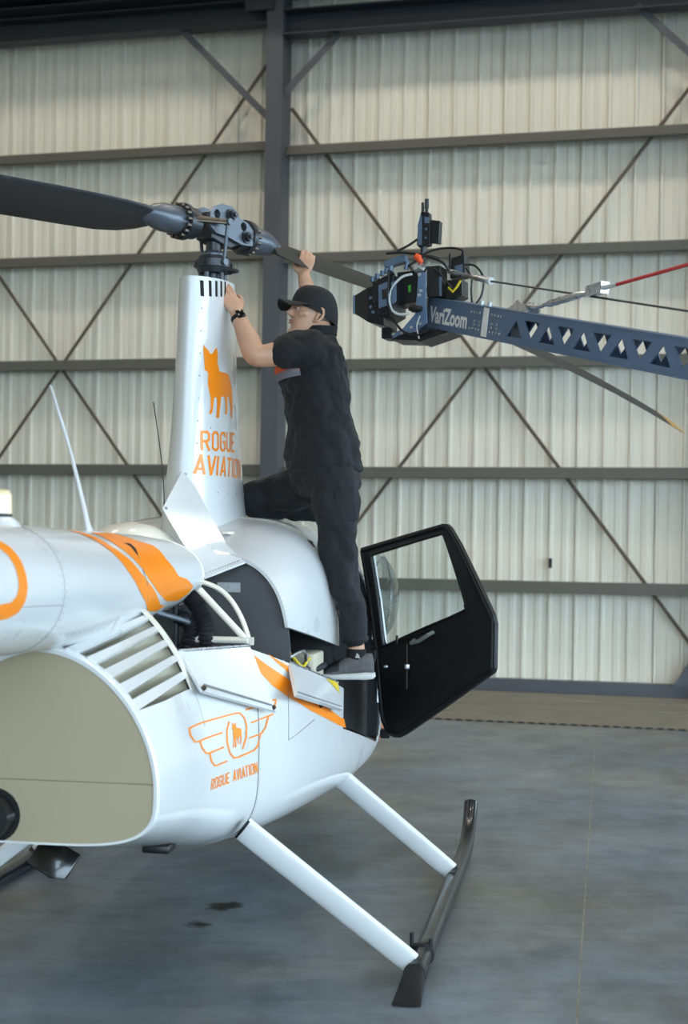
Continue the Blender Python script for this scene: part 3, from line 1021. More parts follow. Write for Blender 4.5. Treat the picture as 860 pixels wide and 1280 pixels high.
for s in (1,):
    le_ = resample([SKP[1], SKP[0]], 8)[:-1] + resample([SKP[0], SKP[7]], 12)
    ri_ = resample([SKP[1], SKP[2], SKP[3], SKP[4], SKP[5], SKP[6]], len(le_) - 1)
    mb = MB()
    mb.loft([[Vector((s * p.x, p.y, p.z)) for p in (a_, a_.lerp(b_, .33), a_.lerp(b_, .67), b_)] for a_, b_ in zip(le_, ri_)], closed=False)
    skp = mb.build('fairing_skirt', M['white'], heli, smooth=60, solid=.006)
    if s == 1:
        rv = MB()
        a, c = Vector(SKP[7]), Vector(SKP[6])
        for i in range(16):
            p = a.lerp(c, .05 + i * .06) + Vector((-.004, .010, .016))
            rivet(rv, p, Vector((.6, -.7, .4)), .003)
        for p in (SKP[0], SKP[1]):
            rivet(rv, Vector(p) + Vector((.012, .012, -.014 if p is SKP[1] else 0)), Vector((.7, -.6, .2)), .008)
        tag(rv.build('rivets', M['rivet'], skp, smooth=0), None, None, None, 'stuff')
MB().tube([Vector(SKP[7]), Vector(SKP[6])], .006, 8).build('skirt_lip', M['white'], heli)
# cowl latch and rivet rows
MB().rbox((.21, -.52, 1.690), (.035, .11, .014), .005).build('cowl_latch', M['cream'], heli, smooth=40)
rv = MB()
for i in range(34):
    t = .2 + i * .038
    p = upper_pt(-.075, t)
    rivet(rv, p, Vector((p.x, 0, p.z - 1.2)), .0024)
for i in range(22):
    t = .35 + i * .045
    p = upper_pt(-.775, t)
    rivet(rv, p, Vector((p.x, 0, p.z - 1.2)), .0022)
for i in range(26):
    p = hull_pt(-1.19, -.2 + i * .045 - .6)
    rivet(rv, p, Vector((1, 0, 0)), .0025)
for i in range(20):
    y = -1.15 + i * .12
    p = hull_pt(y, -.95)
    rivet(rv, p, Vector((p.x, 0, p.z - .9)), .003)
tag(rv.build('rivets', M['rivet'], heli, smooth=0), None, None, None, 'stuff')
# hull seam
sm = MB()
P = [hull_pt(-1.209, th) for th in frange(-1.45, hull_th(-1.209, 1.25), 40)]
sm.tube([p + Vector((.0006, 0, 0)) for p in P], .0030, 6)
sm.build('hull_seam', M['seam'], heli)
# inspection panel outline on the side
def on_hull(y, z, o1=.002): return Vector((hull_x(y, z) + o1, y, z))
P = [on_hull(-.92, z, .0008) for z in frange(1.06, .86, 8)] + [on_hull(y, z, .0008) for y, z in zip(frange(-.92, -.58, 6), frange(.86, .905, 6))]
MB().tube(P, .0013, 6).build('panel_seam', M['seam'], heli)

# --- landing gear
def skid(s, xr, xf, zo=0.0):
    def X(y): return xr + (xf - xr) * (y + 1.4) / 2.7
    R_ = .038
    pts = [(X(y), y, .042) for y in (-1.22, -.8, -.2, .4, .85)] + [(X(1.05), 1.05, .060), (X(1.20), 1.20, .105), (X(1.30), 1.30, .165), (X(1.36), 1.36, .235)]
    tb = MB().tube(pts, R_, 20).build('skid_tube', M['skid'], heli, smooth=40)
    # flared rear shoe
    k, n = 5, 20
    rings = []
    for i in range(k + 1):
        t = i / k
        y = -1.22 - .26 * t
        rx, rz = .041 + .012 * t, .041 * (1 - t) + .004
        zc = .044 * (1 - t) + .006 * t
        rings.append([(X(y) + rx * cos(2 * pi * j / n), y, zc + rz * sin(2 * pi * j / n) * (1.0)) for j in range(n)])
    MB().loft(rings, cap=True).build('skid_shoe', M['rubber'], heli, smooth=40)
    MB().tube([(X(-1.20), -1.20, .043), (X(-1.235), -1.235, .043)], .0435, 20).build('skid_clamp', M['black'], heli)
    MB().tube([(X(-.93), -.93, .043), (X(-.965), -.965, .043)], .045, 20).build('skid_clamp', M['black'], heli)
    pg = MB().cyl((X(-.95) - .045, -.95, .075), (X(-.95) + .035, -.95, .080), .010, 10)
    pg.cyl((X(-.95) - .045, -.95, .05), (X(-.95) - .045, -.95, .125), .009, 10).cyl((X(-.95) + .03, -.95, .07), (X(-.95) + .03, -.95, .105), .009, 10)
    pg.build('ground_handling_peg', M['black'], heli)
    for (y, yt, hx_, hz) in ((-1.20, -1.28, .50 if s > 0 else .39, .545 if s > 0 else .50), (.36, .34, .60, .50)):
        a, c = Vector((X(y) - s * .005, y, .070)), Vector((s * hx_, yt, hz))
        d = (c - a)
        c2 = a + d * 1.06
        st = MB()
        st.tube([a + d * .02, a + d * .08, c - d * .05, c2], [.017, .017, .017, .017], 24, ell=[(.048, .050, .054, .054), (.030, .030, .032, .032)][s < 0], up=(0, 1, .35))
        sto = st.build('landing_gear_strut', M['white'], heli, smooth=40)
        MB().tube([a - d * .01, a + d * .025], .034, 12).build('strut_foot', M['black'], sto)
        MB().tube([c + d * .050, c + d * .062], .028, 16, ell=.050, up=(0, 1, .35)).build('strut_boot', M['rubber'], sto)
skid(1, 1.115, 1.16)
skid(-1, -.95, -.99)
# black plate clamped to the left skid
pb = MB()
Rr = Matrix.Rotation(radians(28), 3, 'Y') @ Matrix.Rotation(radians(-20), 3, 'X')
pb.rbox((-.80, .16, .085), (.21, .02, .17), .008, Rr)
pb.build('skid_step_plate', M['blackgloss'], heli, smooth=30)
MB().cyl((-.96, .17, .05), (-.84, .165, .09), .014, 10).build('step_plate_arm', M['black'], heli)
MB().rbox((.235, -1.62, .560), (.10, .10, .03), .008).build('belly_antenna', M['black'], heli, smooth=30)

# --- open right rear door
doorE = empty('open_door', (.665, 1.0, 0), 0)
doorE.parent = heli
DU = Vector((sin(radians(45)), -cos(radians(45)), 0)); DN = Vector((cos(radians(45)), sin(radians(45)), 0))
def dfn(u, v, d): return DU * u + Vector((0, 0, v)) + DN * d
OUT = [(-.136, 1.63), (.223, 1.700), (.545, 1.760), (.575, 1.757), (.600, 1.742), (.676, 1.660), (.805, 1.490), (.930, 1.320), (.945, 1.28), (.945, 1.065), (.935, 1.045), (.583, .845), (.263, .668), (.215, .648), (.175, .646), (.13, .655), (.095, .690), (.065, .757), (.008, 1.087), (-.066, 1.391)]
WIN = [(-.050, 1.592), (.257, 1.655), (.525, 1.708), (.55, 1.705), (.57, 1.680), (.655, 1.52), (.722, 1.385), (.725, 1.355), (.705, 1.325), (.398, 1.222), (.110, 1.122), (.085, 1.120), (.066, 1.138), (.02, 1.35), (-.045, 1.57)]
def shrink(P, k):
    cx = sum(p[0] for p in P) / len(P); cy = sum(p[1] for p in P) / len(P)
    return [(cx + (x - cx) * k, cy + (y - cy) * k) for x, y in P]
MB().frame(shrink(OUT, .965), WIN, dfn, 0.012, .022).build('door_skin', M['white'], doorE, smooth=0)
inner = MB().frame(OUT, shrink(WIN, 1.02), dfn, -.014, .0125).build('inner_panel', M['trim'], doorE, smooth=0, bevel=.004)
# raised seal round the edge
sP = [dfn(u, v, -.016) for u, v in shrink(OUT, .965)]
sP = smoothpath(sP + [sP[0]], 3)
MB().tube(sP, .011, 8).build('door_seal', M['rubber'], doorE)
wP = [dfn(u, v, -.010) for u, v in shrink(WIN, 1.0)]
MB().tube(smoothpath(wP + [wP[0]], 3), .009, 8).build('window_seal', M['black'], doorE)
MB().prism(shrink(WIN, 1.01), dfn, .002, .006).build('window_pane', M['glass'], doorE, smooth=0)
hd = MB()
hd.tube([dfn(.345, 1.165, -.016), dfn(.352, 1.150, -.045), dfn(.42, 1.165, -.050), dfn(.485, 1.200, -.045), dfn(.495, 1.215, -.016)], .010, 10)
hd.build('pull_handle', M['seam'], doorE)
lt = MB().rbox(dfn(.293, 1.025, -.022), (.026, .02, .026), .004).build('latch', M['steel'], doorE, smooth=30)
MB().rbox(dfn(.113, 1.011, -.020), (.022, .015, .012), .003).build('latch_catch', M['steel'], doorE, smooth=30)
MB().tube([dfn(.283, 1.14, -.018), dfn(.287, .91, -.018)], .006, 8).build('latch_rod', M['black'], doorE)
for v in (.80, 1.45):
    MB().cyl(dfn(.05 if v < 1 else -.08, v - .03, .0), dfn(.05 if v < 1 else -.08, v + .03, .0), .012, 10).build('door_hinge', M['black'], doorE)
MB().rbox(dfn(.09, .655, 0), (.05, .03, .05), .008).build('door_stop', M['rubber'], doorE, smooth=30)
MB().tube([dfn(.03, 1.10, -.02), dfn(.50, 1.235, -.02)], .004, 6).build('latch_cable', M['black'], doorE)
MB().rbox(dfn(.205, 1.155, -.02), (.012, .02, .05), .003).build('lock_pin', M['black'], doorE, smooth=30)

# --- rotor mast, swashplate, hub and blades
MB().cyl((0, -.02, 2.70), (0, -.02, 3.14), .036, 24).build('mast', M['hubdark'], heli)
sw = MB()
sw.tube([(0, -.02, 2.905), (0, -.02, 2.93), (0, -.02, 2.932), (0, -.02, 2.965), (0, -.02, 2.967), (0, -.02, 2.985)], [.070, .080, .086, .088, .074, .070], 36)
for k in range(10):
    a_ = 2 * pi * k / 10
    sw.cyl((.078 * cos(a_), -.02 + .078 * sin(a_), 2.945), (.092 * cos(a_), -.02 + .092 * sin(a_), 2.945), .010, 8)
swo = sw.build('swashplate', M['hubdark'], heli, smooth=40)
MB().tube([(0, -.02, 2.985), (0, -.02, 2.995), (0, -.02, 3.01)], [.062, .062, .045], 30).build('swashplate_ring', M['hub'], swo)
for k in range(5):
    a_ = 2 * pi * k / 5 - .6
    MB().cyl((.062 * cos(a_), -.02 + .062 * sin(a_), 2.80), (.058 * cos(a_), -.02 + .058 * sin(a_), 2.91), .012, 10).build('servo_rod', M['hub'], swo)
MB().tube([(.085, -.05, 2.905), (.105, -.07, 2.910), (.135, -.08, 2.905)], [.012, .014, .008], 8).build('scissor_link', M['hubdark'], swo)
BD = Vector((.49, .872, 0)); BC = Vector((.872, -.49, 0))           # blade axis, and the normal facing right
def hfn(u, v, d): return BD * u + BC * d + Vector((0, -.02, v))
# hub yoke: two rounded plates with holes, joined by blocks
def circ(cx, cy, r, n=14): return [(cx + r * cos(2 * pi * i / n), cy + r * sin(2 * pi * i / n)) for i in range(n)]
YK = [(-.10, 3.170), (-.075, 3.200), (-.02, 3.222), (.045, 3.222), (.085, 3.195), (.105, 3.175), (.155, 3.165), (.195, 3.135), (.205, 3.09), (.190, 3.06), (.12, 3.055), (.02, 3.075), (-.06, 3.08), (-.105, 3.11)]
HO = [(-.055, 3.168, .022), (.128, 3.142, .021)]
BO = [(.035, 3.178), (.145, 3.095), (-.06, 3.115)]
for s in (1, -1):
    mb = MB().sheet([YK] + [circ(*h) for h in HO], hfn, s * .052, s * .072)
    yk = mb.build('hub_plate', M['hub'], heli, smooth=30)
    for (u, v) in BO[:2]:
        MB().cyl(hfn(u, v, s * .066), hfn(u, v, s * .080), .030, 18).cyl(hfn(u, v, s * .080), hfn(u, v, s * .100), .021, 6).cyl(hfn(u, v, s * .1), hfn(u, v, s * .112), .011, 10).build('hub_bolt', M['hubdark'], yk, smooth=30)
MB().prism([(-.07, 3.06), (-.05, 3.19), (.05, 3.19), (.17, 3.13), (.18, 3.08), (.06, 3.03)], hfn, -.05, .05).build('hub_block', M['hubdark'], heli, smooth=0, bevel=.006)

def bz(s_): return 3.118 - .02 * s_ - .018 * s_ * s_
def make_blade(sgn):
    ax = BD * sgn
    le = Vector((0, 0, 1)).cross(ax)                      # leading edge direction, turning counter-clockwise
    pit = radians(24 if sgn < 0 else 36)
    ch = (le * cos(pit) + Vector((0, 0, 1)) * sin(pit))
    nrm = ax.cross(ch).normalized()
    if nrm.z < 0: nrm = -nrm
    org = Vector((0, -.02, 0))
    def prof_(c, th, n=12):
        P = []
        for i in range(n + 1):
            u = i / n
            P.append((.27 * c - c * (u ** 1.6), th * 2.2 * c * (1.0 * sqrt(u ** 1.6 + 1e-9) - .55 * u ** 1.6 - .45 * u ** 4)))
        return P + [(a_, -b_) for a_, b_ in reversed(P[1:-1])]
    def ring(s_, c, th):
        o1 = org + ax * s_ + Vector((0, 0, bz(s_)))
        return [o1 + ch * a_ + nrm * b_ for a_, b_ in prof_(c, th)]
    mb = MB()
    st = [(.37, .13, .20), (.40, .165, .16), (.48, .215, .12), (.60, .245, .09), (.78, .254, .08), (1.0, .256, .075), (1.5, .256, .07), (2.2, .256, .07), (3, .256, .07), (3.8, .256, .07), (4.35, .256, .07), (4.62, .256, .07)]
    mb.loft([ring(*q) for q in st], cap=True)
    rb = empty('rotor_blade', (0, 0, 0))
    rb.parent = heli
    mb.build('blade', M['bladedark'] if sgn < 0 else M['blade'], rb, smooth=40)  # near blade dark all over, far blade grey
    MB().loft([ring(4.622, .258, .072), ring(4.84, .258, .072), ring(4.88, .22, .06)], cap=True).build('blade_tip', M['gold'], rb, smooth=40)
    dn = Vector((0, 0, 1))
    A = lambda s_, dz=0: org + ax * s_ + Vector((0, 0, bz(s_) + dz))
    gp = MB()
    gp.tube([A(.20), A(.22), A(.34), A(.38), A(.43), A(.46)], [.050, .066, .064, .060, .048, .030], 28, ell=[.050, .066, .064, .054, .034, .020], up=ch)
    gp.build('blade_grip', M['hub'], rb, smooth=40)
    MB().tube([A(.14), A(.145), A(.195), A(.20)], [.060, .072, .072, .060], 32).build('grip_housing', M['hubdark'], rb, smooth=40)
    MB().tube([A(.197), A(.20), A(.225), A(.228)], [.078, .084, .084, .078], 36).build('grip_flange', M['hubdark'], rb, smooth=40)
    for k in range(16):
        a_ = 2 * pi * k / 16
        c0 = (le * cos(a_) + dn * sin(a_)) * .074
        MB().cyl(A(.222) + c0, A(.250) + c0, .009, 6).build('flange_bolt', M['bolt'], rb, smooth=0)
    # pitch horn and link on the leading side
    h0, h1 = A(.20) + le * .055 + dn * .012, A(.03) + le * .115 + dn * .012
    MB().tube([A(.19) + le * .045, h0, h1], [.035, .026, .015], 12, ell=[.03, .018, .012]).build('pitch_horn', M['bolt'], rb, smooth=40)
    foot = Vector((0, -.02, 2.95)) + (le * .085 + ax * .02)
    lk = MB().tube([h1 + dn * -.01, foot], .0085, 12)
    lk.tube([h1 + le * -.012, h1 + le * .02], .016, 12).tube([foot - le * .012, foot + le * .014], .016, 12)
    lk.build('pitch_link', M['hub'], rb, smooth=40)
    return rb
make_blade(-1)
make_blade(1)
MB().tube(smoothpath([(.06, .10, 3.13), (.14, .24, 3.12), (.22, .38, 3.115), (.31, .55, 3.10)]), .006, 6).build('blade_cable', M['black'], heli)
# ================================================================== PAINTED MARKS (thin decals on the skins)
def decal(name, polys, surf, m, parent, smin=.035, off=.0016):
    """polys in surface coordinates, cut fine and laid on the skin surf(u, v, offset)"""
    bm = bmesh.new()
    for P in polys:
        tris = tessellate_polygon([[Vector((u, v, 0)) for u, v in P]])
        vs = [bm.verts.new((u, v, 0)) for u, v in P]
        for t in tris:
            try: bm.faces.new([vs[i] for i in t])
            except ValueError: pass
    for _ in range(5):
        le = [e for e in bm.edges if e.calc_length() > smin]
        if not le: break
        bmesh.ops.subdivide_edges(bm, edges=le, cuts=1)
        bmesh.ops.triangulate(bm, faces=bm.faces[:])
    for v in bm.verts:
        v.co = surf(v.co.x, v.co.y, off)
    bmesh.ops.recalc_face_normals(bm, faces=bm.faces)
    me = bpy.data.meshes.new(name)
    bm.to_mesh(me)
    bm.free()
    me.materials.append(m)
    me.shade_smooth()
    o = bpy.data.objects.new(name, me)
    S.collection.objects.link(o)
    o.parent = parent
    return o
def on_fair(y, z, o=0.0): return Vector((fair_x(y, z) + o, y, z))
def on_tail(y, ph, o=0.0): return tail_pt(y, ph, o)
fuselage = next(o for o in heli.children if o.name == 'fuselage')
GLYPH = {
    'R': [[(.07, 0), (.07, .93), (.38, .93), (.50, .82), (.50, .60), (.38, .47), (.07, .47)], [(.27, .47), (.52, 0)]],
    'O': [[(.17, .07), (.39, .07), (.50, .18), (.50, .82), (.39, .93), (.17, .93), (.07, .82), (.07, .18), (.17, .07)]],
    'G': [[(.50, .72), (.50, .82), (.39, .93), (.17, .93), (.07, .82), (.07, .18), (.17, .07), (.39, .07), (.50, .18), (.50, .48), (.28, .48)]],
    'U': [[(.07, 1), (.07, .18), (.17, .07), (.39, .07), (.50, .18), (.50, 1)]],
    'E': [[(.50, .93), (.07, .93), (.07, .07), (.50, .07)], [(.07, .5), (.42, .5)]],
    'A': [[(.06, 0), (.28, .97), (.50, 0)], [(.13, .27), (.43, .27)]],
    'V': [[(.06, 1), (.28, .03), (.50, 1)]],
    'I': [[(.09, 0), (.09, 1)]],
    'T': [[(.02, .93), (.52, .93)], [(.27, .93), (.27, 0)]],
    'N': [[(.07, 0), (.07, 1)], [(.07, .95), (.50, .05)], [(.50, 0), (.50, 1)]]}
ADV = {'I': .30, ' ': .42, 'A': .60, 'V': .60, 'T': .62}
def strokes(text, w=.135):
    """quads for the strokes of a line of block capitals, height 1"""
    x0, Q = 0.0, []
    for ch in text:
        for L_ in GLYPH.get(ch, []):
            for i, ((xa, ya), (xb, yb)) in enumerate(zip(L_, L_[1:])):
                d = Vector((xb - xa, yb - ya)); l = d.length; d.normalize()
                ea = w * .38 if i else 0
                a_, b_ = Vector((xa, ya)) - d * ea, Vector((xb, yb)) + d * (w * .38 if i < len(L_) - 2 else 0)
                n_ = Vector((-d.y, d.x)) * (w / 2)
                Q.append([(p.x + x0, p.y) for p in (a_ + n_, b_ + n_, b_ - n_, a_ - n_)])
        x0 += ADV.get(ch, .68)
    return Q, x0 - .12
def text_quads(text, bl, tl, tr, br, w=.135, frac=1.0):
    Q, W_ = strokes(text, w)
    W_ *= frac
    def mp(u, v):
        u /= W_
        a_ = Vector(bl).lerp(Vector(br), u) if u <= 1 else Vector(bl) + (Vector(br) - Vector(bl)) * u
        b_ = Vector(tl).lerp(Vector(tr), u) if u <= 1 else Vector(tl) + (Vector(tr) - Vector(tl)) * u
        p = a_.lerp(b_, v)
        return (p.x, p.y)
    return [[mp(*q) for q in P] for P in Q]
decal('lettering', text_quads('ROGUE', (-.46, 2.050), (-.452, 2.138), (-.079, 2.157), (-.101, 2.063)), on_fair, M['orange'], fair, .03)
decal('lettering', text_quads('AVIATION', (-.512, 1.945), (-.495, 2.03), (-.018, 2.039), (-.060, 1.946), frac=.885), on_fair, M['orange'], fair, .03)
decal('lettering', text_quads('ROGUE AVIATION', (-1.654, .775), (-1.651, .814), (-1.226, .816), (-1.215, .772), w=.15), on_hull, M['orange'], fuselage, .03)
decal('dog_emblem', [[(-0.41, 2.521), (-0.398, 2.51), (-0.378, 2.5), (-0.365, 2.485), (-0.346, 2.488), (-0.33, 2.506), (-0.305, 2.523), (-0.297, 2.489), (-0.304, 2.456), (-0.281, 2.416), (-0.231, 2.42), (-0.16, 2.417), (-0.12, 2.381), (-0.101, 2.339), (-0.099, 2.274), (-0.119, 2.222), (-0.137, 2.221), (-0.143, 2.28), (-0.169, 2.321), (-0.19, 2.308), (-0.192, 2.254), (-0.207, 2.231), (-0.232, 2.228), (-0.222, 2.251), (-0.222, 2.294), (-0.239, 2.311), (-0.272, 2.302), (-0.287, 2.255), (-0.304, 2.206), (-0.333, 2.206), (-0.326, 2.22), (-0.316, 2.274), (-0.32, 2.297), (-0.344, 2.292), (-0.362, 2.227), (-0.377, 2.215), (-0.39, 2.222), (-0.375, 2.242), (-0.372, 2.289), (-0.383, 2.325), (-0.39, 2.351), (-0.384, 2.399), (-0.406, 2.409), (-0.408, 2.454), (-0.411, 2.5)]], on_fair, M['orange'], fair, .03)
decal('wing_emblem', [[(-1.835, 1.011), (-1.408, 1.016), (-1.372, 1.014), (-1.34, 0.994), (-1.328, 0.962), (-1.336, 0.924), (-1.371, 0.886), (-1.356, 0.882), (-1.321, 0.921), (-1.313, 0.961), (-1.327, 0.996), (-1.366, 1.02), (-1.409, 1.022), (-1.837, 1.017)],
    [(-1.841, 1.012), (-1.844, 0.992), (-1.808, 0.963), (-1.76, 0.957), (-1.526, 0.96), (-1.529, 0.966), (-1.76, 0.963), (-1.794, 0.967), (-1.824, 0.991), (-1.821, 1.011)],
    [(-1.749, 0.959), (-1.741, 0.935), (-1.7, 0.909), (-1.664, 0.904), (-1.526, 0.908), (-1.53, 0.914), (-1.666, 0.911), (-1.69, 0.914), (-1.723, 0.935), (-1.73, 0.958)],
    [(-1.668, 0.906), (-1.658, 0.877), (-1.624, 0.855), (-1.59, 0.852), (-1.501, 0.855), (-1.507, 0.861), (-1.594, 0.858), (-1.617, 0.86), (-1.643, 0.877), (-1.652, 0.905)],
    [(-1.467, 0.997), (-1.496, 0.969), (-1.505, 0.922), (-1.486, 0.883), (-1.444, 0.857), (-1.4, 0.854), (-1.252, 0.86), (-1.214, 0.872), (-1.188, 0.916), (-1.203, 0.919), (-1.23, 0.877), (-1.262, 0.866), (-1.405, 0.861), (-1.438, 0.863), (-1.472, 0.884), (-1.49, 0.921), (-1.483, 0.967), (-1.455, 0.994)],
    [(-1.304, 0.912), (-1.181, 0.915), (-1.138, 0.935), (-1.106, 0.976), (-1.121, 0.98), (-1.152, 0.939), (-1.191, 0.922), (-1.309, 0.918)],
    [(-1.279, 0.967), (-1.066, 0.977), (-1.071, 0.983), (-1.283, 0.973)],
    [(-1.315, 1.019), (-1.037, 1.032), (-1.041, 1.038), (-1.318, 1.026)],
    [(-1.046, 1.036), (-1.062, 1.006), (-1.047, 1.003), (-1.031, 1.034)]], on_hull, M['orange'], fuselage, .05)
decal('dog_emblem', [[(-1.439, 0.991), (-1.43, 0.981), (-1.417, 0.984), (-1.409, 0.99), (-1.41, 0.968), (-1.372, 0.961), (-1.366, 0.945), (-1.374, 0.901), (-1.381, 0.904), (-1.381, 0.933), (-1.398, 0.929), (-1.392, 0.903), (-1.401, 0.904), (-1.409, 0.93), (-1.417, 0.931), (-1.418, 0.896), (-1.432, 0.897), (-1.43, 0.932), (-1.445, 0.897), (-1.453, 0.9), (-1.442, 0.923), (-1.442, 0.95), (-1.437, 0.958), (-1.447, 0.963)]], on_hull, M['orange'], fuselage, .04)
decal('orange_stripe', [[(-1.177, 1.22), (-1.083, 1.174), (-0.898, 1.099), (-0.63, 1.005), (-0.141, 0.866), (-0.037, 0.843), (0.004, 0.797), (-0.138, 0.826), (-0.63, 0.945), (-0.911, 1.03), (-1.06, 1.091), (-1.165, 1.158)]], on_hull, M['orange'], fuselage, .05)
decal('orange_stripe', [[(-1.061, 1.216), (-0.979, 1.185), (-0.882, 1.152), (-0.612, 1.071), (-0.18, 0.96), (-0.178, 0.928), (-0.617, 1.031), (-0.876, 1.118), (-0.984, 1.171)]], on_hull, M['orange'], fuselage, .05)
def on_side(y, z, o=0.0): return Vector(((hull_x(y, z) if z < 1.1 else upper_x(y, z)) * 1.004 + o, y, z))
decal('orange_stripe', [[(1.14, .66), (1.18, .66), (1.18, .84), (1.14, .84)]], on_side, M['orange'], fuselage, .05)
decal('orange_stripe', [[(1.14, .585), (1.9, .60), (1.9, .66), (1.14, .64)]], on_side, M['orange'], fuselage, .05)
decal('orange_stripe', [[(-2.12, 1.32), (-2.067, 1.181), (-2.009, 0.898), (-1.961, 0.685), (-1.883, 0.309), (-1.782, -0.028), (-1.649, -0.36), (-1.606, -0.479), (-1.471, -0.587), (-1.365, -0.586), (-1.48, -0.414), (-1.603, -0.068), (-1.74, 0.269), (-1.82, 0.56), (-1.915, 0.844), (-1.962, 1.113), (-2.01, 1.306)]], on_tail, M['orange'], tcn, .05)
decal('orange_stripe', [[(-1.875, 1.31), (-1.865, 1.11), (-1.828, 0.81), (-1.752, 0.503), (-1.666, 0.156), (-1.554, -0.121), (-1.387, -0.445), (-1.235, -0.602), (-1.157, -0.455), (-1.139, -0.262), (-1.232, -0.018), (-1.323, 0.09), (-1.366, 0.335), (-1.396, 0.517), (-1.396, 0.703), (-1.412, 0.868), (-1.504, 1.032), (-1.571, 1.228), (-1.609, 1.418), (-1.821, 1.371)]], on_tail, M['orange'], tcn, .05)
decal('skin_tear', [[(-1.718, 0.934), (-1.651, 0.917), (-1.652, 0.774), (-1.692, 0.6), (-1.697, 0.675), (-1.689, 0.836)]], on_tail, M['slot'], tcn, .05, .0026)
MB().tube([on_tail(y, a_, .0015) for y, a_ in ([(-1.692, 0.6), (-1.713, 0.302), (-1.692, 0.092), (-1.671, -0.224), (-1.612, -0.517)])], .0022, 6).build('skin_seam', M['seam'], tcn)
decal('registration_letter', [[(-3.3, 0.95), (-2.92, 0.92), (-2.868, 0.81), (-2.836, 0.701), (-2.818, 0.479), (-2.815, 0.257), (-2.816, 0.058), (-2.828, -0.138), (-2.857, -0.289), (-2.913, -0.38), (-2.963, -0.397), (-3.3, -0.4), (-3.3, -0.17), (-2.992, -0.167), (-2.926, -0.14), (-2.893, -0.062), (-2.877, 0.063), (-2.874, 0.213), (-2.875, 0.381), (-2.886, 0.547), (-2.909, 0.672), (-2.96, 0.75), (-3.3, 0.76)]], on_tail, M['orange'], tcn, .05)
# ================================================================== PERSON
# built in the helicopter's frame (x right, y forward), then hung on an Empty at the standing foot
P_OFF = Vector((.70, -.10, 1.03))
hm = Matrix.Translation(HELI_O) @ Matrix.Rotation(HELI_R, 4, 'Z')
man = empty('person', hm @ P_OFF, HELI_R)
tag(man, 'person in dark cap and clothes kneeling on the helicopter roof, reaching up to its rotor', 'person')
M['skin'] = mat('skin', (0.74, 0.57, 0.46), 0.5, var=0.05, scale=25, sss=0.08, bump=0.04, bscale=250)
M['shirt'] = mat('shirt_dark_cotton', (0.036, 0.040, 0.053), 0.85, var=0.15, scale=30, bump=0.12, bscale=60, sheen=0.03)
M['trouser'] = mat('trouser_dark_cotton', (0.036, 0.041, 0.055), 0.8, var=0.15, scale=25, bump=0.15, bscale=50, sheen=0.03)
M['cap'] = mat('cap_black_twill', (0.042, 0.045, 0.055), 0.8, var=0.12, scale=60, bump=0.1, bscale=300, sheen=0.02)
M['shoe'] = mat('shoe_grey_knit', (0.33, 0.32, 0.32), 0.8, var=0.25, scale=60, bump=0.3, bscale=200)
M['shoetoe'] = mat('shoe_black_toe', (0.09, 0.09, 0.095), 0.7, var=0.2, scale=60)
M['sole'] = mat('shoe_sole_grey', (0.72, 0.72, 0.70), 0.6, var=0.1, scale=30)
M['sock'] = mat('sock_black', (0.06, 0.06, 0.065), 0.9, var=0.2, scale=80)
M['hair'] = mat('short_grey_hair', (0.46, 0.43, 0.40), 0.7, var=0.25, scale=120, bump=0.4, bscale=300)
M['brow'] = mat('dark_brow_hair', (0.17, 0.12, 0.09), 0.7, var=0.2)
M['lip'] = mat('lip_skin', (0.64, 0.44, 0.37), 0.45, var=0.06)
M['eye'] = mat('eye_white', (0.62, 0.60, 0.57), 0.3, var=0.03)
M['iris'] = mat('iris_brown', (0.10, 0.06, 0.045), 0.15)
M['patch'] = mat('patch_orange_cloth', (0.86, 0.36, 0.10), 0.8, var=0.06, scale=60)
M['patchgrey'] = mat('patch_grey_cloth', (0.44, 0.46, 0.50), 0.8, var=0.06, scale=60)

RT = radians(25)
FV = Vector((-cos(RT), -sin(RT), 0)); LV = Vector((sin(RT), -cos(RT), 0)); UV = Vector((0, 0, 1))

def remesh(o, vox, it=6, disp=0.0, dscale=.12, name=None):
    md = o.modifiers.new('skin', 'REMESH')
    md.mode = 'VOXEL'
    md.voxel_size = vox
    md.use_smooth_shade = True
    sm = o.modifiers.new('smooth', 'SMOOTH')
    sm.iterations = it
    sm.factor = 0.5
    if disp:
        tx = bpy.data.textures.new(o.name + '_folds', 'CLOUDS')
        tx.noise_scale = dscale
        tx.noise_depth = 2
        dm = o.modifiers.new('folds', 'DISPLACE')
        dm.texture = tx
        dm.strength = disp
        dm.mid_level = .5
        dm.texture_coords = 'LOCAL'
        s2 = o.modifiers.new('smooth2', 'SMOOTH')
        s2.iterations = 2
    return o

def limb(mb, P, R, n=16, k=5, ell=None, up=None):
    """smooth tapering limb through joints P with radii R, rounded ends"""
    S_ = smoothpath([tuple(p) for p in P], k)
    m_ = len(P) - 1
    rr, ee = [], []
    for i in range(len(S_)):
        t = i / k
        j = min(int(t), m_ - 1); f = t - j
        f = f * f * (3 - 2 * f)
        rr.append(R[j] + (R[j + 1] - R[j]) * f)
        if ell: ee.append(ell[j] + (ell[j + 1] - ell[j]) * f)
    # rounded caps
    d0 = (S_[0] - S_[1]).normalized(); d1 = (S_[-1] - S_[-2]).normalized()
    pts = [S_[0] + d0 * rr[0] * .62, S_[0] + d0 * rr[0] * .4] + S_ + [S_[-1] + d1 * rr[-1] * .4, S_[-1] + d1 * rr[-1] * .62]
    r2 = [rr[0] * .35, rr[0] * .8] + rr + [rr[-1] * .8, rr[-1] * .35]
    e2 = ([ee[0] * .35, ee[0] * .8] + ee + [ee[-1] * .8, ee[-1] * .35]) if ell else None
    mb.tube(pts, r2, n, ell=e2, up=up)
    return mb

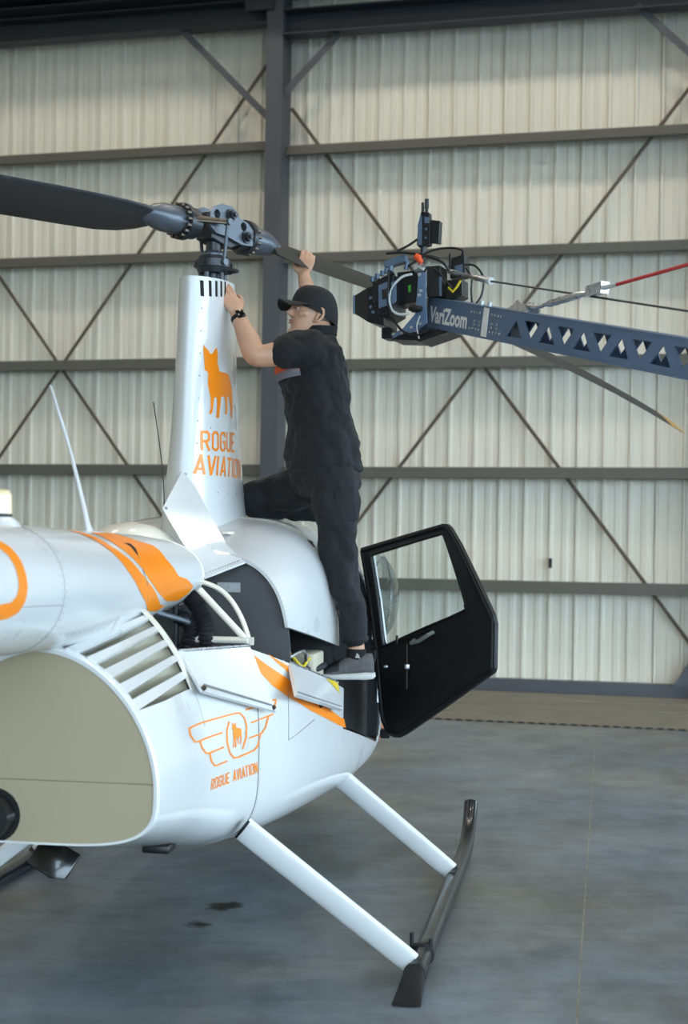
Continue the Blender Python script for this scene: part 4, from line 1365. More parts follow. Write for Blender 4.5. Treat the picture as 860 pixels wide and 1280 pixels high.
# joints
J = dict(
    neck=Vector((.508, -.02, 2.615)), headc=Vector((.473, -.02, 2.716)),
    lsh=Vector((.500, -.185, 2.530)), lel=Vector((.272, -.27, 2.488)), lwr=Vector((.156, -.20, 2.690)),
    rsh=Vector((.455, .165, 2.570)), rel=Vector((.420, .36, 2.735)), rwr=Vector((.356, .385, 2.972)),
    lhip=Vector((.610, -.09, 1.96)), lkn=Vector((.628, -.09, 1.60)), lan=Vector((.712, -.08, 1.15)),
    rhip=Vector((.525, .11, 1.97)), rkn=Vector((.165, .19, 1.858)), ran=Vector((.53, .22, 1.812)))

def torso_ring(c, a, b, n=28):
    """ellipse with half depth a along the facing direction and half width b across"""
    P = []
    for i in range(n):
        t = 2 * pi * i / n
        P.append(Vector(c) + FV * (a * spow(cos(t), .85)) + LV * (b * spow(sin(t), .85)))
    return P

# --- body: one continuous surface
bd = MB()
TR = [((.54, .01, 1.90), .12, .15), ((.537, -.01, 2.012), .13, .17), ((.528, -.02, 2.13), .135, .165), ((.503, -.02, 2.278), .125, .160), ((.478, -.02, 2.445), .130, .170), ((.484, -.02, 2.538), .115, .180), ((.500, -.02, 2.590), .075, .110)]
bd.loft([torso_ring(*r_) for r_ in TR], cap=True)
limb(bd, [J['neck'] - UV * .06, J['neck'] + UV * .02, J['headc'] + Vector((.015, .008, -.035))], [.066, .060, .058])
# head
PIT = radians(9)
HF = (FV * cos(PIT) + UV * sin(PIT)).normalized(); HU = (UV * cos(PIT) - FV * sin(PIT)).normalized(); HL = LV
HC = J['headc'] + Vector((.0, 0, -.004))
def hp(f, l, u): return HC + HF * f + HL * l + HU * u
HR_ = [(-.118, .070, .005, .020), (-.112, .083, -.012, .034), (-.096, .089, -.038, .049), (-.072, .088, -.064, .060), (-.046, .089, -.080, .066), (-.020, .088, -.092, .070), (.006, .085, -.099, .073), (.028, .091, -.102, .075), (.050, .091, -.102, .075), (.078, .080, -.094, .070), (.100, .055, -.070, .055), (.114, .02, -.035, .03)]
rings = []
for (u, yf, yb, hw) in HR_:
    cf, ha = (yf + yb) / 2, (yf - yb) / 2
    rings.append([hp(cf + ha * spow(cos(t), .9), hw * spow(sin(t), .82), u) for t in frange(0, 2 * pi, 32)[:-1]])
bd.loft(rings, cap=True)
limb(bd, [hp(.084, 0, .026), hp(.098, 0, .002), hp(.108, 0, -.018)], [.010, .011, .013], n=10, k=3)          # nose ridge
limb(bd, [hp(.094, -.011, -.024), hp(.094, .011, -.024)], [.009, .009], n=8, k=3)                              # nostrils
limb(bd, [hp(.086, -.036, .026), hp(.092, -.016, .029), hp(.092, .016, .029), hp(.086, .036, .026)], [.008, .010, .010, .008], n=8, k=3)   # brow
limb(bd, [hp(.082, -.02, -.055), hp(.091, 0, -.053), hp(.082, .02, -.055)], [.008, .010, .008], n=8, k=3)      # mouth bulge
limb(bd, [hp(.078, -.01, -.100), hp(.084, .0, -.100), hp(.078, .01, -.100)], [.016, .018, .016], n=8, k=3)     # chin
for s in (1, -1):
    limb(bd, [hp(.062, s * .046, -.022), hp(.045, s * .060, -.014)], [.016, .014], n=8, k=3)                   # cheekbone
    E0 = [hp(-.012 + .020 * cos(t) - .006 * sin(t), s * (.076 + .010 * (cos(t) < 0) + .004), -.012 + .032 * sin(t)) for t in frange(.5, 2 * pi - .9, 12)]
    bd.tube(E0, .0065, 8)                                                                                      # ear rim
    limb(bd, [hp(-.006, s * .074, -.028), hp(-.016, s * .079, -.004), hp(-.016, s * .078, .010)], [.008, .009, .008], n=8, k=2)
# arms
limb(bd, [J['lsh'] + LV * -.04, J['lsh'], J['lsh'].lerp(J['lel'], .45), J['lel'], J['lel'].lerp(J['lwr'], .35) + Vector((0, -.008, -.004)), J['lel'].lerp(J['lwr'], .75), J['lwr']], [.060, .066, .058, .050, .051, .038, .030])
limb(bd, [J['rsh'] + LV * .03, J['rsh'], J['rsh'].lerp(J['rel'], .45), J['rel'], J['rel'].lerp(J['rwr'], .35), J['rel'].lerp(J['rwr'], .75), J['rwr']], [.058, .064, .056, .048, .048, .037, .030])
# legs (mostly under the trousers)
limb(bd, [J['lhip'], J['lkn'], J['lkn'].lerp(J['lan'], .4), J['lan'] + UV * .05, J['lan'] - UV * .03], [.085, .058, .054, .038, .034])
limb(bd, [J['rhip'], J['rkn'], J['rkn'].lerp(J['ran'], .4), J['ran']], [.085, .055, .048, .036])

def hand(mb, w, D, B, side, curls, thumb, sc=1.0, spread=.16, fan=0.0):
    """palm and five separate fingers; w wrist, D towards the fingers, B out of the back of the hand, side towards the thumb"""
    D = D.normalized(); B = (B - D * B.dot(D)).normalized(); Sd = side - D * side.dot(D) - B * side.dot(B); Sd.normalize()
    q = lambda d, b, s_: w + (D * d + B * b + Sd * s_) * sc
    # palm: flattened loft
    rings = []
    for d, hw, th, cs in ((-.015, .026, .020, 0), (.012, .030, .018, .002), (.045, .040, .016, .004), (.078, .042, .014, .002), (.094, .040, .010, 0)):
        rings.append([q(d, th * sin(t), cs + hw * cos(t)) for t in frange(0, 2 * pi, 16)[:-1]])
    mb.loft(rings, cap=True)
    mb_ = mb
    spec = [(.030, .044, .027, .022, .0092), (.010, .048, .031, .023, .0096), (-.010, .045, .029, .022, .0092), (-.028, .035, .022, .019, .0082)]
    for (o1, l1, l2, l3, r), cu in zip(spec, curls):
        p = q(.084, .002, o1)
        ang = 0.0
        P = [q(.070, 0, o1 * .92), p]
        for l, c_ in zip((l1, l2, l3), cu):
            ang += radians(c_)
            dr = D * cos(ang) - B * sin(ang) + Sd * (o1 * spread * 6 * cos(ang)) + Sd * fan
            dr.normalize()
            p = p + dr * l * sc
            P.append(p)
        limb(mb, P, [r * 1.05 * sc, r * 1.08 * sc, r * sc, r * .93 * sc, r * .80 * sc], n=10, k=4)
    tp = [q(.012, -.004, .022)]
    for (d, b, s_) in thumb:
        tp.append(q(d, b, s_))
    limb(mb, tp, [.015 * sc, .0135 * sc, .0112 * sc, .0090 * sc], n=10, k=4)

# left hand on the top edge of the mast fairing
hand(bd, J['lwr'], Vector((-.46, .14, .87)), Vector((.50, -.82, .28)), Vector((.85, .45, .25)),
     ((6, 22, 18), (8, 26, 20), (12, 28, 22), (18, 30, 24)), ((.045, -.004, .050), (.072, -.012, .060), (.095, -.024, .060)), sc=1.02)
# right hand closed over the rotor blade
hand(bd, J['rwr'], Vector((.14, .30, .94)), Vector((.25, -.92, .28)), Vector((-1, -.1, .1)),
     ((16, 56, 46), (20, 60, 46), (24, 62, 46), (30, 62, 44)), ((.035, -.006, .048), (.066, -.012, .060), (.090, -.020, .058)), sc=1.02)
body = bd.build('body', M['skin'], man, off=P_OFF, smooth=0, recalc=False)
remesh(body, .0045, 3)

# face details
for s in (1, -1):
    bm = bmesh.new()
    bmesh.ops.create_uvsphere(bm, u_segments=16, v_segments=10, radius=.0112)
    c0 = hp(.0765, s * .031, .007)
    mb = MB().add([v.co + c0 for v in bm.verts], [[v.index for v in f.verts] for f in bm.faces])
    bm.free()
    ey = mb.build('eye', M['eye'], man, off=P_OFF)
    MB().cyl(hp(.0850, s * .0305, .0075), hp(.0882, s * .0305, .0078), .0062, 12).build('iris', M['iris'], ey, off=P_OFF)
    MB().tube(smoothpath([hp(.080, s * .046, .008), hp(.0885, s * .033, .0145), hp(.086, s * .019, .008)], 4), .0045, 6).build('eyelid', M['skin'], man, off=P_OFF)
    MB().tube(smoothpath([hp(.084, s * .052, .026), hp(.095, s * .036, .033), hp(.098, s * .014, .029)], 4), [.002] + [.0045] * 7 + [.003], 6).build('eyebrow', M['brow'], man, off=P_OFF)
MB().tube(smoothpath([hp(.080, -.026, -.052), hp(.097, -.008, -.048), hp(.097, .008, -.048), hp(.080, .026, -.052)], 4), [.002] + [.0045] * 11 + [.002], 8).build('lip', M['lip'], man, off=P_OFF)
MB().tube(smoothpath([hp(.080, -.024, -.056), hp(.096, -.007, -.0585), hp(.096, .007, -.0585), hp(.080, .024, -.056)], 4), [.002] + [.0050] * 11 + [.002], 8).build('lip', M['lip'], man, off=P_OFF)
# short hair showing below the cap at the back
hr = MB()
rings = []
for u, yb, hw in ((-.055, -.083, .055), (-.03, -.094, .069), (.0, -.103, .0765), (.03, -.106, .079)):
    rings.append([hp(-.005 + (yb + .005) * spow(cos(t), .9) * 1.0, hw * spow(sin(t), .85), u) for t in frange(-1.30, 1.30, 20)])
hr.loft(rings, closed=False)
hr.build('hair', M['hair'], man, off=P_OFF, solid=.004)

# --- cap: crown, brim, button
cp = MB()
rings = []
CUP = radians(-4)
for i in range(11):
    t = i / 10
    u = .028 + .104 * sin(t * pi / 2)
    k = cos(t * pi / 2) ** .50 if t < 1 else .02
    rings.append([hp(-.006 + .116 * k * cos(a_) - .006, .092 * k * sin(a_), u - .030 * (1 - t) * (1 - cos(a_)) - (.012 * (1 - t) * max(0, -cos(a_)))) for a_ in frange(0, 2 * pi, 36)[:-1]])
cp.loft(rings, cap=False)
cap_o = cp.build('cap', M['cap'], man, off=P_OFF, solid=.004, smooth=60)
br = MB()
rings = []
for i in range(9):
    t = i / 8
    rg = []
    for j in range(17):
        a_ = radians(-72 + 144 * j / 16)
        r0 = Vector((.100 * cos(a_), .088 * sin(a_)))
        r1 = Vector((.102 + .072 * cos(a_) ** .7, .086 * sin(a_)))
        p = r0.lerp(r1, t)
        rg.append(hp(-.006 + p.x, p.y, .036 - 4.6 * p.y * p.y * (.30 + .70 * t) - .004 * t))
    rings.append(rg)
br.loft(rings, closed=False)
br.build('cap_brim', M['cap'], man, off=P_OFF, solid=-.005, smooth=60)
MB().tube([hp(-.006, 0, .118), hp(-.006, 0, .125)], [.010, .006], 12).build('cap_button', M['cap'], man, off=P_OFF)

# --- shirt
sh = MB()
SR = [((.540, -.015, 1.985), .172, .186), ((.537, -.018, 2.015), .170, .188), ((.528, -.02, 2.13), .160, .190), ((.510, -.02, 2.278), .146, .184), ((.485, -.02, 2.40), .150, .190), ((.478, -.02, 2.455), .152, .192), ((.484, -.02, 2.538), .130, .194), ((.500, -.02, 2.592), .088, .125), ((.512, -.02, 2.618), .070, .078), ((.517, -.02, 2.645), .066, .070)]
sh.loft([torso_ring(*r_) for r_ in SR], cap=True)
limb(sh, [J['lsh'] - LV * .07, J['lsh'] + Vector((0, 0, .0)), J['lsh'].lerp(J['lel'], .45), J['lsh'].lerp(J['lel'], .60)], [.070, .088, .078, .074])
limb(sh, [J['rsh'] + LV * .07, J['rsh'], J['rsh'].lerp(J['rel'], .45), J['rsh'].lerp(J['rel'], .58)], [.070, .086, .076, .072])
shirt = sh.build('shirt', M['shirt'], man, off=P_OFF, smooth=0, recalc=False)
remesh(shirt, .009, 4, disp=.046, dscale=.095)
# collar
cr = MB()
cr.loft([torso_ring((.511, -.02, 2.612), .078, .084), torso_ring((.517, -.018, 2.642), .074, .078), torso_ring((.522, -.016, 2.652), .071, .075), torso_ring((.520, -.017, 2.636), .066, .070)])
cr.build('collar', M['shirt'], man, off=P_OFF, smooth=60)
# chest patch: orange band over a grey one, wrapped on the front left of the shirt
def shirt_pt(z, t, o):
    tab = [(r_[0][2], r_[0][0], r_[0][1], r_[1], r_[2]) for r_ in SR]
    cx, cy, a_, b_ = interp(tab, z)
    return Vector((cx, cy, z)) + FV * ((a_ + o) * spow(cos(t), .85)) + LV * ((b_ + o) * spow(sin(t), .85))
def band(z0, z1, t0, t1, slope, o=.013):
    return [[shirt_pt(z0 + (z1 - z0) * i / 4 + slope * (t - t0), t, o) for t in frange(t0, t1, 12)] for i in range(5)]
MB().loft(band(2.428, 2.478, -.25, .95, .0), closed=False).build('orange_patch', M['patch'], man, off=P_OFF, solid=-.003)
MB().loft(band(2.392, 2.4275, -.25, .95, .012), closed=False).build('grey_patch', M['patchgrey'], man, off=P_OFF, solid=-.003)

# --- trousers
tr = MB()
tr.loft([torso_ring((.548, .005, 1.875), .12, .15), torso_ring((.550, .0, 1.93), .158, .185), torso_ring((.542, -.01, 1.99), .158, .180), torso_ring((.537, -.015, 2.035), .150, .174)], cap=True)
limb(tr, [(.590, -.07, 1.965), (.606, -.09, 1.84), (.626, -.09, 1.655), (.642, -.085, 1.52), (.676, -.08, 1.395), (.702, -.08, 1.27), (.708, -.08, 1.215)], [.125, .112, .088, .083, .070, .060, .055], n=20)
limb(tr, [(.530, .10, 1.965), (.36, .15, 1.905), (.20, .19, 1.868), (.150, .195, 1.850)], [.120, .100, .086, .078], n=20)
limb(tr, [(.150, .195, 1.846), (.22, .205, 1.828), (.36, .215, 1.822), (.50, .225, 1.818), (.58, .23, 1.815)], [.074, .068, .062, .054, .050], n=20)
trousers = tr.build('trousers', M['trouser'], man, off=P_OFF, smooth=0, recalc=False)
remesh(trousers, .009, 4, disp=.046, dscale=.10)
# cuff and thigh pocket
MB().tube([(.706, -.08, 1.232), (.7065, -.08, 1.215), (.708, -.08, 1.200)], [.060, .064, .056], 24).build('trouser_cuff', M['trouser'], man, off=P_OFF)
pk = MB()
pk.rbox((.665, -.165, 1.83), (.10, .03, .16), .012, Matrix.Rotation(radians(-8), 3, 'Y') @ Matrix.Rotation(radians(25), 3, 'Z'))
pk.build('thigh_pocket', M['trouser'], man, off=P_OFF, smooth=40)

# --- standing shoe with sock, and the far shoe behind the knee
def shoe(org, fwd, upv, sc=1.0, nm=''):
    fwd = Vector(fwd).normalized(); upv = Vector(upv); upv = (upv - fwd * upv.dot(fwd)).normalized(); sd = upv.cross(fwd)
    q = lambda f, s_, u: Vector(org) + (fwd * f + sd * s_ + upv * u) * sc
    up_r = []
    for f, hw, zb, zt in ((-.086, .018, .030, .104), (-.078, .032, .024, .122), (-.045, .041, .022, .122), (-.01, .042, .022, .118), (.03, .044, .022, .110), (.07, .047, .020, .090), (.11, .049, .018, .070), (.15, .045, .018, .052), (.175, .034, .022, .043), (.188, .016, .028, .036)):
        up_r.append([q(f, hw * spow(cos(t), .75), (zb + zt) / 2 + (zt - zb) / 2 * spow(sin(t), .85)) for t in frange(0, 2 * pi, 22)[:-1]])
    so_r = []
    for f, hw, zb, zt in ((-.092, .022, .016, .034), (-.082, .036, .004, .036), (-.045, .045, .0, .040), (.0, .044, .002, .036), (.05, .048, .002, .034), (.10, .053, .002, .032), (.15, .050, .008, .034), (.182, .034, .018, .034), (.197, .014, .028, .036)):
        so_r.append([q(f, hw * spow(cos(t), .7), (zb + zt) / 2 + (zt - zb) / 2 * spow(sin(t), .5)) for t in frange(0, 2 * pi, 22)[:-1]])
    so = MB().loft(up_r, cap=True).build('shoe', M['shoe'], man, off=P_OFF, smooth=60)
    MB().loft(so_r, cap=True).build('sole', M['sole'], so, off=P_OFF, smooth=60) if False else None
    c_ = MB().loft(so_r, cap=True).build('sole', M['sole'], None, smooth=60)
    c_.parent = so
    tp = []
    for f, hw, zb, zt in ((.075, .0500, .020, .0880), (.11, .0515, .019, .073), (.15, .0470, .019, .0545), (.175, .036, .022, .045), (.190, .017, .028, .038)):
        tp.append([q(f, hw * spow(cos(t), .75), (zb + zt) / 2 + (zt - zb) / 2 * spow(sin(t), .85)) for t in frange(-.2, pi + .2, 16)])
    t_ = MB().loft(tp, closed=False).build('toe_cap', M['shoetoe'], None, smooth=60)
    t_.parent = so
    lc = MB()
    for k in range(5):
        f = .035 + .017 * k
        z = .108 - .0085 * k
        lc.tube(smoothpath([q(f, -.028, z - .012), q(f + .004, -.012, z), q(f + .004, .012, z), q(f, .028, z - .012)], 3), .0035, 6)
    l_ = lc.build('laces', M['shoetoe'], None)
    l_.parent = so
    hp_ = MB().tube([q(-.084, 0, .085), q(-.090, 0, .132)], [.022, .016], 10, ell=[.010, .006], up=sd).build('heel_tab', M['sock'], None)
    hp_.parent = so
    for ch_ in (c_, t_, l_, hp_):
        ch_.data.transform(Matrix.Translation(-P_OFF))
    return so
shoe((.712, -.085, 1.030), (-.985, -.17, -.02), (0, 0, 1))
sk_ = MB()
sk_.tube([(.712, -.082, 1.095), (.714, -.08, 1.125), (.714, -.08, 1.150), (.713, -.08, 1.168), (.713, -.08, 1.172)], [.038, .043, .0445, .0455, .041], 20, ell=[.050, .049, .047, .047, .042], up=(0, 1, 0))
sock = sk_.build('sock', M['sock'], man, off=P_OFF)
MB().add([(.716, -.1288, 1.134), (.740, -.1255, 1.132), (.733, -.127, 1.148), (.724, -.1282, 1.156)], [(0, 1, 2, 3)]).build('sock_mark', M['eye'], sock, off=P_OFF, smooth=0)
shoe((.555, .30, 1.835), (.30, .95, -.10), (.1, .1, -1), .96)

# --- watch on the left wrist
wd = (J['lwr'] - J['lel']).normalized()
wc = J['lwr'] - wd * .030
wb = MB().tube([wc - wd * .011, wc - wd * .009, wc + wd * .009, wc + wd * .011], [.0345, .0365, .0365, .0345], 24)
watch = wb.build('watch', M['rubber'], man, off=P_OFF)
wn_ = Vector((.45, -.85, .25)); wn_ = (wn_ - wd * wn_.dot(wd)).normalized()
Rm = Matrix((wd.cross(wn_), wd, wn_)).transposed()
MB().rbox(wc + wn_ * .037, (.036, .042, .011), .004, Rm).build('watch_case', M['blackgloss'], watch, off=P_OFF, smooth=40)
# ================================================================== CAMERA CRANE (jib arm, reaching in from the right)
M['jib'] = mat('jib_blue_grey_anodised', (0.35, 0.435, 0.54), 0.40, metal=0.25, var=0.06, scale=10)
M['jibdark'] = mat('jib_inside_dark', (0.09, 0.10, 0.115), 0.5, var=0.1)
M['camblack'] = mat('camera_black_magnesium', (0.065, 0.072, 0.085), 0.36, metal=0.2, var=0.15, scale=40)
M['camgrey'] = mat('camera_grey_panel', (0.36, 0.43, 0.51), 0.35, metal=0.35, var=0.08, scale=30)
M['red'] = mat('red_sleeve', (0.76, 0.16, 0.15), 0.45, var=0.06, scale=40)
M['cablegrey'] = mat('grey_cable', (0.78, 0.79, 0.78), 0.45, var=0.04)
M['green'] = mat('green_led', (0.25, 0.62, 0.16), 0.5, var=0.06)
M['orangeplug'] = mat('orange_plug', (0.91, 0.33, 0.10), 0.45, var=0.06)
M['letter'] = mat('letter_off_white', (0.90, 0.90, 0.88), 0.5, var=0.02)
JL = Vector((.414, 7.2, 2.797))
JU = Vector((.39250, -.89354, -.21801)); JW = Vector((-.91556, -.40218, 0)); JV = Vector((.08768, -.19960, .97595))
JB = JL + JU * 4.05
crane = empty('camera_crane', (JB.x, JB.y, 0), 0)
tag(crane, 'long blue-grey camera crane arm with triangular cutouts and a red stay', 'camera crane')
JO = Vector((JB.x, JB.y, 0))
def jf(u, v, d): return JL + JU * u + JV * v + JW * d
V0, V1 = -.055, .088
HALF = .1385
tri = []
for k in range(14):
    c0 = .853 + .279 * k
    tri.append([(c0, .052), (c0 - .070, -.026), (c0 + .066, -.026)])
    c1 = c0 + HALF
    tri.append([(c1 - .068, .056), (c1 + .068, .056), (c1 + .002, -.020)])
for d0, d1 in ((0.0, -.006), (-.100, -.106)):
    mb = MB().sheet([[(-.02, V0), (4.9, V0), (4.9, V1), (-.02, V1)]] + tri, jf, d0, d1)
    mb.build('arm_plate', M['jib'], crane, smooth=0, off=JO)
for v in (V0, V1):
    b = MB()
    b.prism([(-.02, v - .003), (4.9, v - .003), (4.9, v + .003), (-.02, v + .003)], jf, .004, -.110)
    b.build('flange', M['jib'], crane, smooth=0, off=JO)
MB().prism([(-.02, V0 + .004), (.80, V0 + .004), (.80, V1 - .004), (-.02, V1 - .004)], jf, -.010, -.096).build('end_block', M['jibdark'], crane, smooth=0, off=JO)
# sleeve joint: pale stripe and bolts
MB().prism([(.545, V0 + .006), (.598, V0 + .006), (.596, V1 - .004), (.548, V1 - .004)], jf, .0005, .003).build('stripe', M['letter'], crane, smooth=0, off=JO)
bo = MB()
for k in range(4):
    for u in (.43 + .03 * k, .63 + .03 * k):
        bo.cyl(jf(u, .055, 0), jf(u, .055, .005), .006, 8)
        bo.cyl(jf(u, -.022, 0), jf(u, -.022, .005), .006, 8)
for u in (.47, .52, .64, .69):
    bo.cyl(jf(u, .015, 0), jf(u, .015, .005), .006, 8).cyl(jf(u, -.002, 0), jf(u, -.002, .005), .006, 8)
tag(bo.build('bolts', M['steel'], crane, smooth=0, off=JO), None, None, None, 'stuff')
# lettering on the arm
fc = bpy.data.curves.new('lettering', 'FONT')
fc.body = 'VariZoom'
fc.size = 1.0
fc.offset = .034
fc.resolution_u = 3
fo = bpy.data.objects.new('lettering_source', fc)
S.collection.objects.link(fo)
bpy.context.view_layer.update()
fm = bpy.data.meshes.new_from_object(fo.evaluated_get(bpy.context.evaluated_depsgraph_get()))
bpy.data.objects.remove(fo)
xs = [v.co.x for v in fm.vertices]; x0, x1 = min(xs), max(xs)
for v in fm.vertices:
    t = (v.co.x - x0) / (x1 - x0)
    v.co = jf(-.005 + .40 * t, -.026 + .106 * v.co.y, .0018) - JO
fm.materials.append(M['letter'])
lo = bpy.data.objects.new('lettering', fm)
S.collection.objects.link(lo)
lo.parent = crane
# stay bracket, turnbuckle and red stay, levelling rod
def JT(pts, r, name, m, n=10, **k): return MB().tube([jf(*p) for p in pts], r, n, **k).build(name, m, crane, off=JO)
for d in (-.02, -.085):
    MB().prism([(.70, V1), (.90, V1), (.88, V1 + .035), (.80, V1 + .05), (.76, V1 + .02)], jf, d, d - .008).build('stay_bracket', M['steel'], crane, smooth=30, off=JO)
for u in (.42, .50, .72, .78, .84):
    MB().cyl(jf(u, V1, -.05), jf(u, V1 + .022, -.05), .012, 8).build('flange_bolt', M['steel'], crane, smooth=30, off=JO)
JT([(.83, .112, -.05), (.90, .118, -.05), (.96, .124, -.05), (1.02, .140, -.05)], [.012, .016, .010, .008], 'turnbuckle_hook', M['steel'])
JT([(1.0, .135, -.05), (1.04, .143, -.05), (1.26, .195, -.05), (1.32, .208, -.05)], [.008, .016, .016, .008], 'turnbuckle', M['steel'])
b = MB()
b.prism([(1.33, .190), (1.45, .215), (1.445, .262), (1.335, .235)], jf, -.03, -.07)
b.cyl(jf(1.36, .212, -.025), jf(1.36, .212, -.075), .012, 8).cyl(jf(1.43, .232, -.025), jf(1.43, .232, -.075), .012, 8)
b.build('stay_clamp', M['steel'], crane, smooth=0, off=JO)
JT([(1.44, .236, -.05), (1.53, .256, -.05)], .010, 'stay_end', M['cablegrey'])
JT([(1.52, .253, -.05), (2.045, .372, -.05), (4.05, .83, -.05)], .0075, 'red_stay', M['red'])
JT([(.05, .228, -.05), (.14, .222, -.05), (.16, .222, -.05), (.30, .215, -.05), (.31, .215, -.05), (.47, .207, -.05)], [.013, .013, .009, .009, .015, .015], 'rod_coupling', M['steel'])
JT([(.46, .207, -.05), (.49, .206, -.05)], .018, 'rod_nut', M['cablegrey'])
JT([(.48, .206, -.05), (2.09, .187, -.05), (4.0, .165, -.05)], .0045, 'levelling_rod', M['hubdark'])
# fulcrum, mast, tail weights and tripod (beyond the right edge of the frame)
mst = MB()
mst.box(jf(4.05, .42, -.05), (.05, .05, .86)).box(jf(4.05, .0, .03), (.16, .03, .30)).box(jf(4.05, .0, -.135), (.16, .03, .30))
mst.build('fulcrum', M['jib'], crane, smooth=0, off=JO)
zt = jf(4.05, 0, 0).z
MB().cyl((JB.x + .05, JB.y + .02, .55), (JB.x + .05, JB.y + .02, zt - .12), .045, 20).build('stand_column', M['black'], crane, off=JO)
for k in range(3):
    a_ = radians(90 + 120 * k)
    MB().tube([(JB.x + .05 + .05 * cos(a_), JB.y + .02 + .05 * sin(a_), 1.0), (JB.x + .05 + .62 * cos(a_), JB.y + .02 + .62 * sin(a_), .03)], .022, 12).tube([(JB.x + .05 + .04 * cos(a_), JB.y + .02 + .04 * sin(a_), .58), (JB.x + .05 + .36 * cos(a_), JB.y + .02 + .36 * sin(a_), .45)], .012, 8).build('stand_leg', M['black'], crane, off=JO)
    MB().tube([(JB.x + .05 + .62 * cos(a_), JB.y + .02 + .62 * sin(a_), .0), (JB.x + .05 + .62 * cos(a_), JB.y + .02 + .62 * sin(a_), .04)], .04, 14).build('stand_foot', M['rubber'], crane, off=JO)
for k in range(3):
    MB().cyl(jf(4.70 + .05 * k, .0, .06), jf(4.70 + .05 * k, .0, -.17), .13, 24).build('counterweight', M['black'], crane, off=JO)

# camera frame: a to the right along the camera body, b away, c up
CA, CB = Vector((.94, -.342, 0)), Vector((.342, .94, 0))
CO = Vector((.25, 7.2, 2.86))
def ck(a_, b_, c_): return CO + CA * a_ + CB * b_ + Vector((0, 0, c_))
CR = Matrix((CA, CB, Vector((0, 0, 1)))).transposed()
def cprism(P, b0, b1, name, m, parent, off, bevel=.003):
    return MB().prism(P, lambda u, v, d: ck(u, d, v), b0, b1).build(name, m, parent, smooth=0, off=off, bevel=bevel)
# head bracket of the crane (a part of the crane): upright plates and cradle
for b_ in (-.025, .165):
    cprism([(0.1118, 0.1436), (0.1520, 0.1416), (0.1547, -0.0229), (0.1635, -0.1106), (0.0820, -0.1601), (-0.0144, -0.1876), (-0.0213, -0.1609), (0.0355, -0.1321), (0.0969, -0.0643), (0.1026, -0.0207)], b_, b_ + .012, 'head_plate', M['jib'], crane, JO)
bo = MB()
for p in [(0.1286, -0.0200, 0.0499), (0.1216, -0.0200, 0.0283), (0.1258, -0.0200, -0.1121), (0.0830, -0.0200, -0.1324), (0.0327, -0.0200, -0.1570), (-0.0116, -0.0200, -0.1607), (0.1200, -0.0200, 0.1292)]:
    bo.cyl(ck(p[0], -.034, p[2]), ck(p[0], -.022, p[2]), .009, 10)
tag(bo.build('bolts', M['steel'], crane, smooth=0, off=JO), None, None, None, 'stuff')
cprism([(-0.0264, -0.1872), (0.0360, -0.1585), (0.2816, -0.1368), (0.2864, -0.1543), (0.1239, -0.2036), (0.1055, -0.1943)], -.03, .18, 'cradle_plate', M['camblack'], crane, JO)
hk = MB().tube([ck(*p) for p in [(0.0770, -0.0500, -0.0360), (0.1000, -0.0500, -0.0413), (0.1411, -0.0500, -0.0430)]], [.014, .020, .012], 12)
hk.build('tilt_knob', M['black'], crane, off=JO)

# ------------------------------------------------------------------ cinema camera on the crane head
cine = empty('cinema_camera', ck(0, .07, -.17), 0)
tag(cine, 'black cinema camera with battery and loose cables, mounted at the tip of the crane arm', 'camera')
CF = cine.location.copy()
hood = MB()
def quad(P, b0, b1): return [ck(P[0][0], b0, P[0][1]), ck(P[1][0], b0, P[1][1]), ck(P[1][0], b1, P[1][1]), ck(P[0][0], b1, P[0][1])]
h1 = quad([(-0.2281, 0.0445), (-0.2266, -0.0449)], -.01, .13)
h2 = quad([(-0.1455, 0.0764), (-0.1426, -0.0963)], -.045, .165)
h3 = quad([(-0.0568, 0.0972), (-0.0532, -0.1201)], -.045, .165)
hood.loft([h1, h2, h3], cap=True)
hood.build('lens_hood', M['camblack'], cine, smooth=0, off=CF, bevel=.004)
cprism([(-0.2357, 0.0430), (-0.2244, 0.0488), (-0.2227, -0.0504), (-0.2342, -0.0446)], -.015, .135, 'hood_front_edge', M['camgrey'], cine, CF)  # front edge of the hood; its blue-lit look is put into the colour
cprism([(-0.1176, 0.0929), (-0.0062, 0.1319), (-0.0031, -0.0556), (-0.0492, -0.0804), (-0.1152, -0.0511)], -.05, .15, 'camera_body', M['camblack'], cine, CF)
cprism([(-0.0855, 0.0810), (-0.0339, 0.1005), (-0.0282, -0.0184), (-0.0818, -0.0338)], -.056, -.050, 'casing_panel', M['camgrey'], cine, CF, .001)
cprism([(-0.0190, 0.0937), (0.0067, 0.1030), (0.0103, -0.0025), (-0.0153, -0.0190)], -.055, -.050, 'casing_panel', M['camgrey'], cine, CF, .001)
cprism([(-0.0655, 0.0570), (-0.0378, 0.0645), (-0.0351, 0.0161), (-0.0628, 0.0085)], -.060, -.055, 'screen', M['blackgloss'], cine, CF, .001)
cprism([(-0.0131, 0.1563), (0.1026, 0.1638), (0.1006, 0.0051), (-0.0104, -0.0079)], .02, .15, 'camera_back', M['camblack'], cine, CF)
cprism([(0.0483, 0.0834), (0.0611, 0.0899), (0.0635, 0.0581), (0.0525, 0.0515)], .010, .020, 'green_led', M['green'], cine, CF, 0)  # green LED drawn as a plain green plate without glow
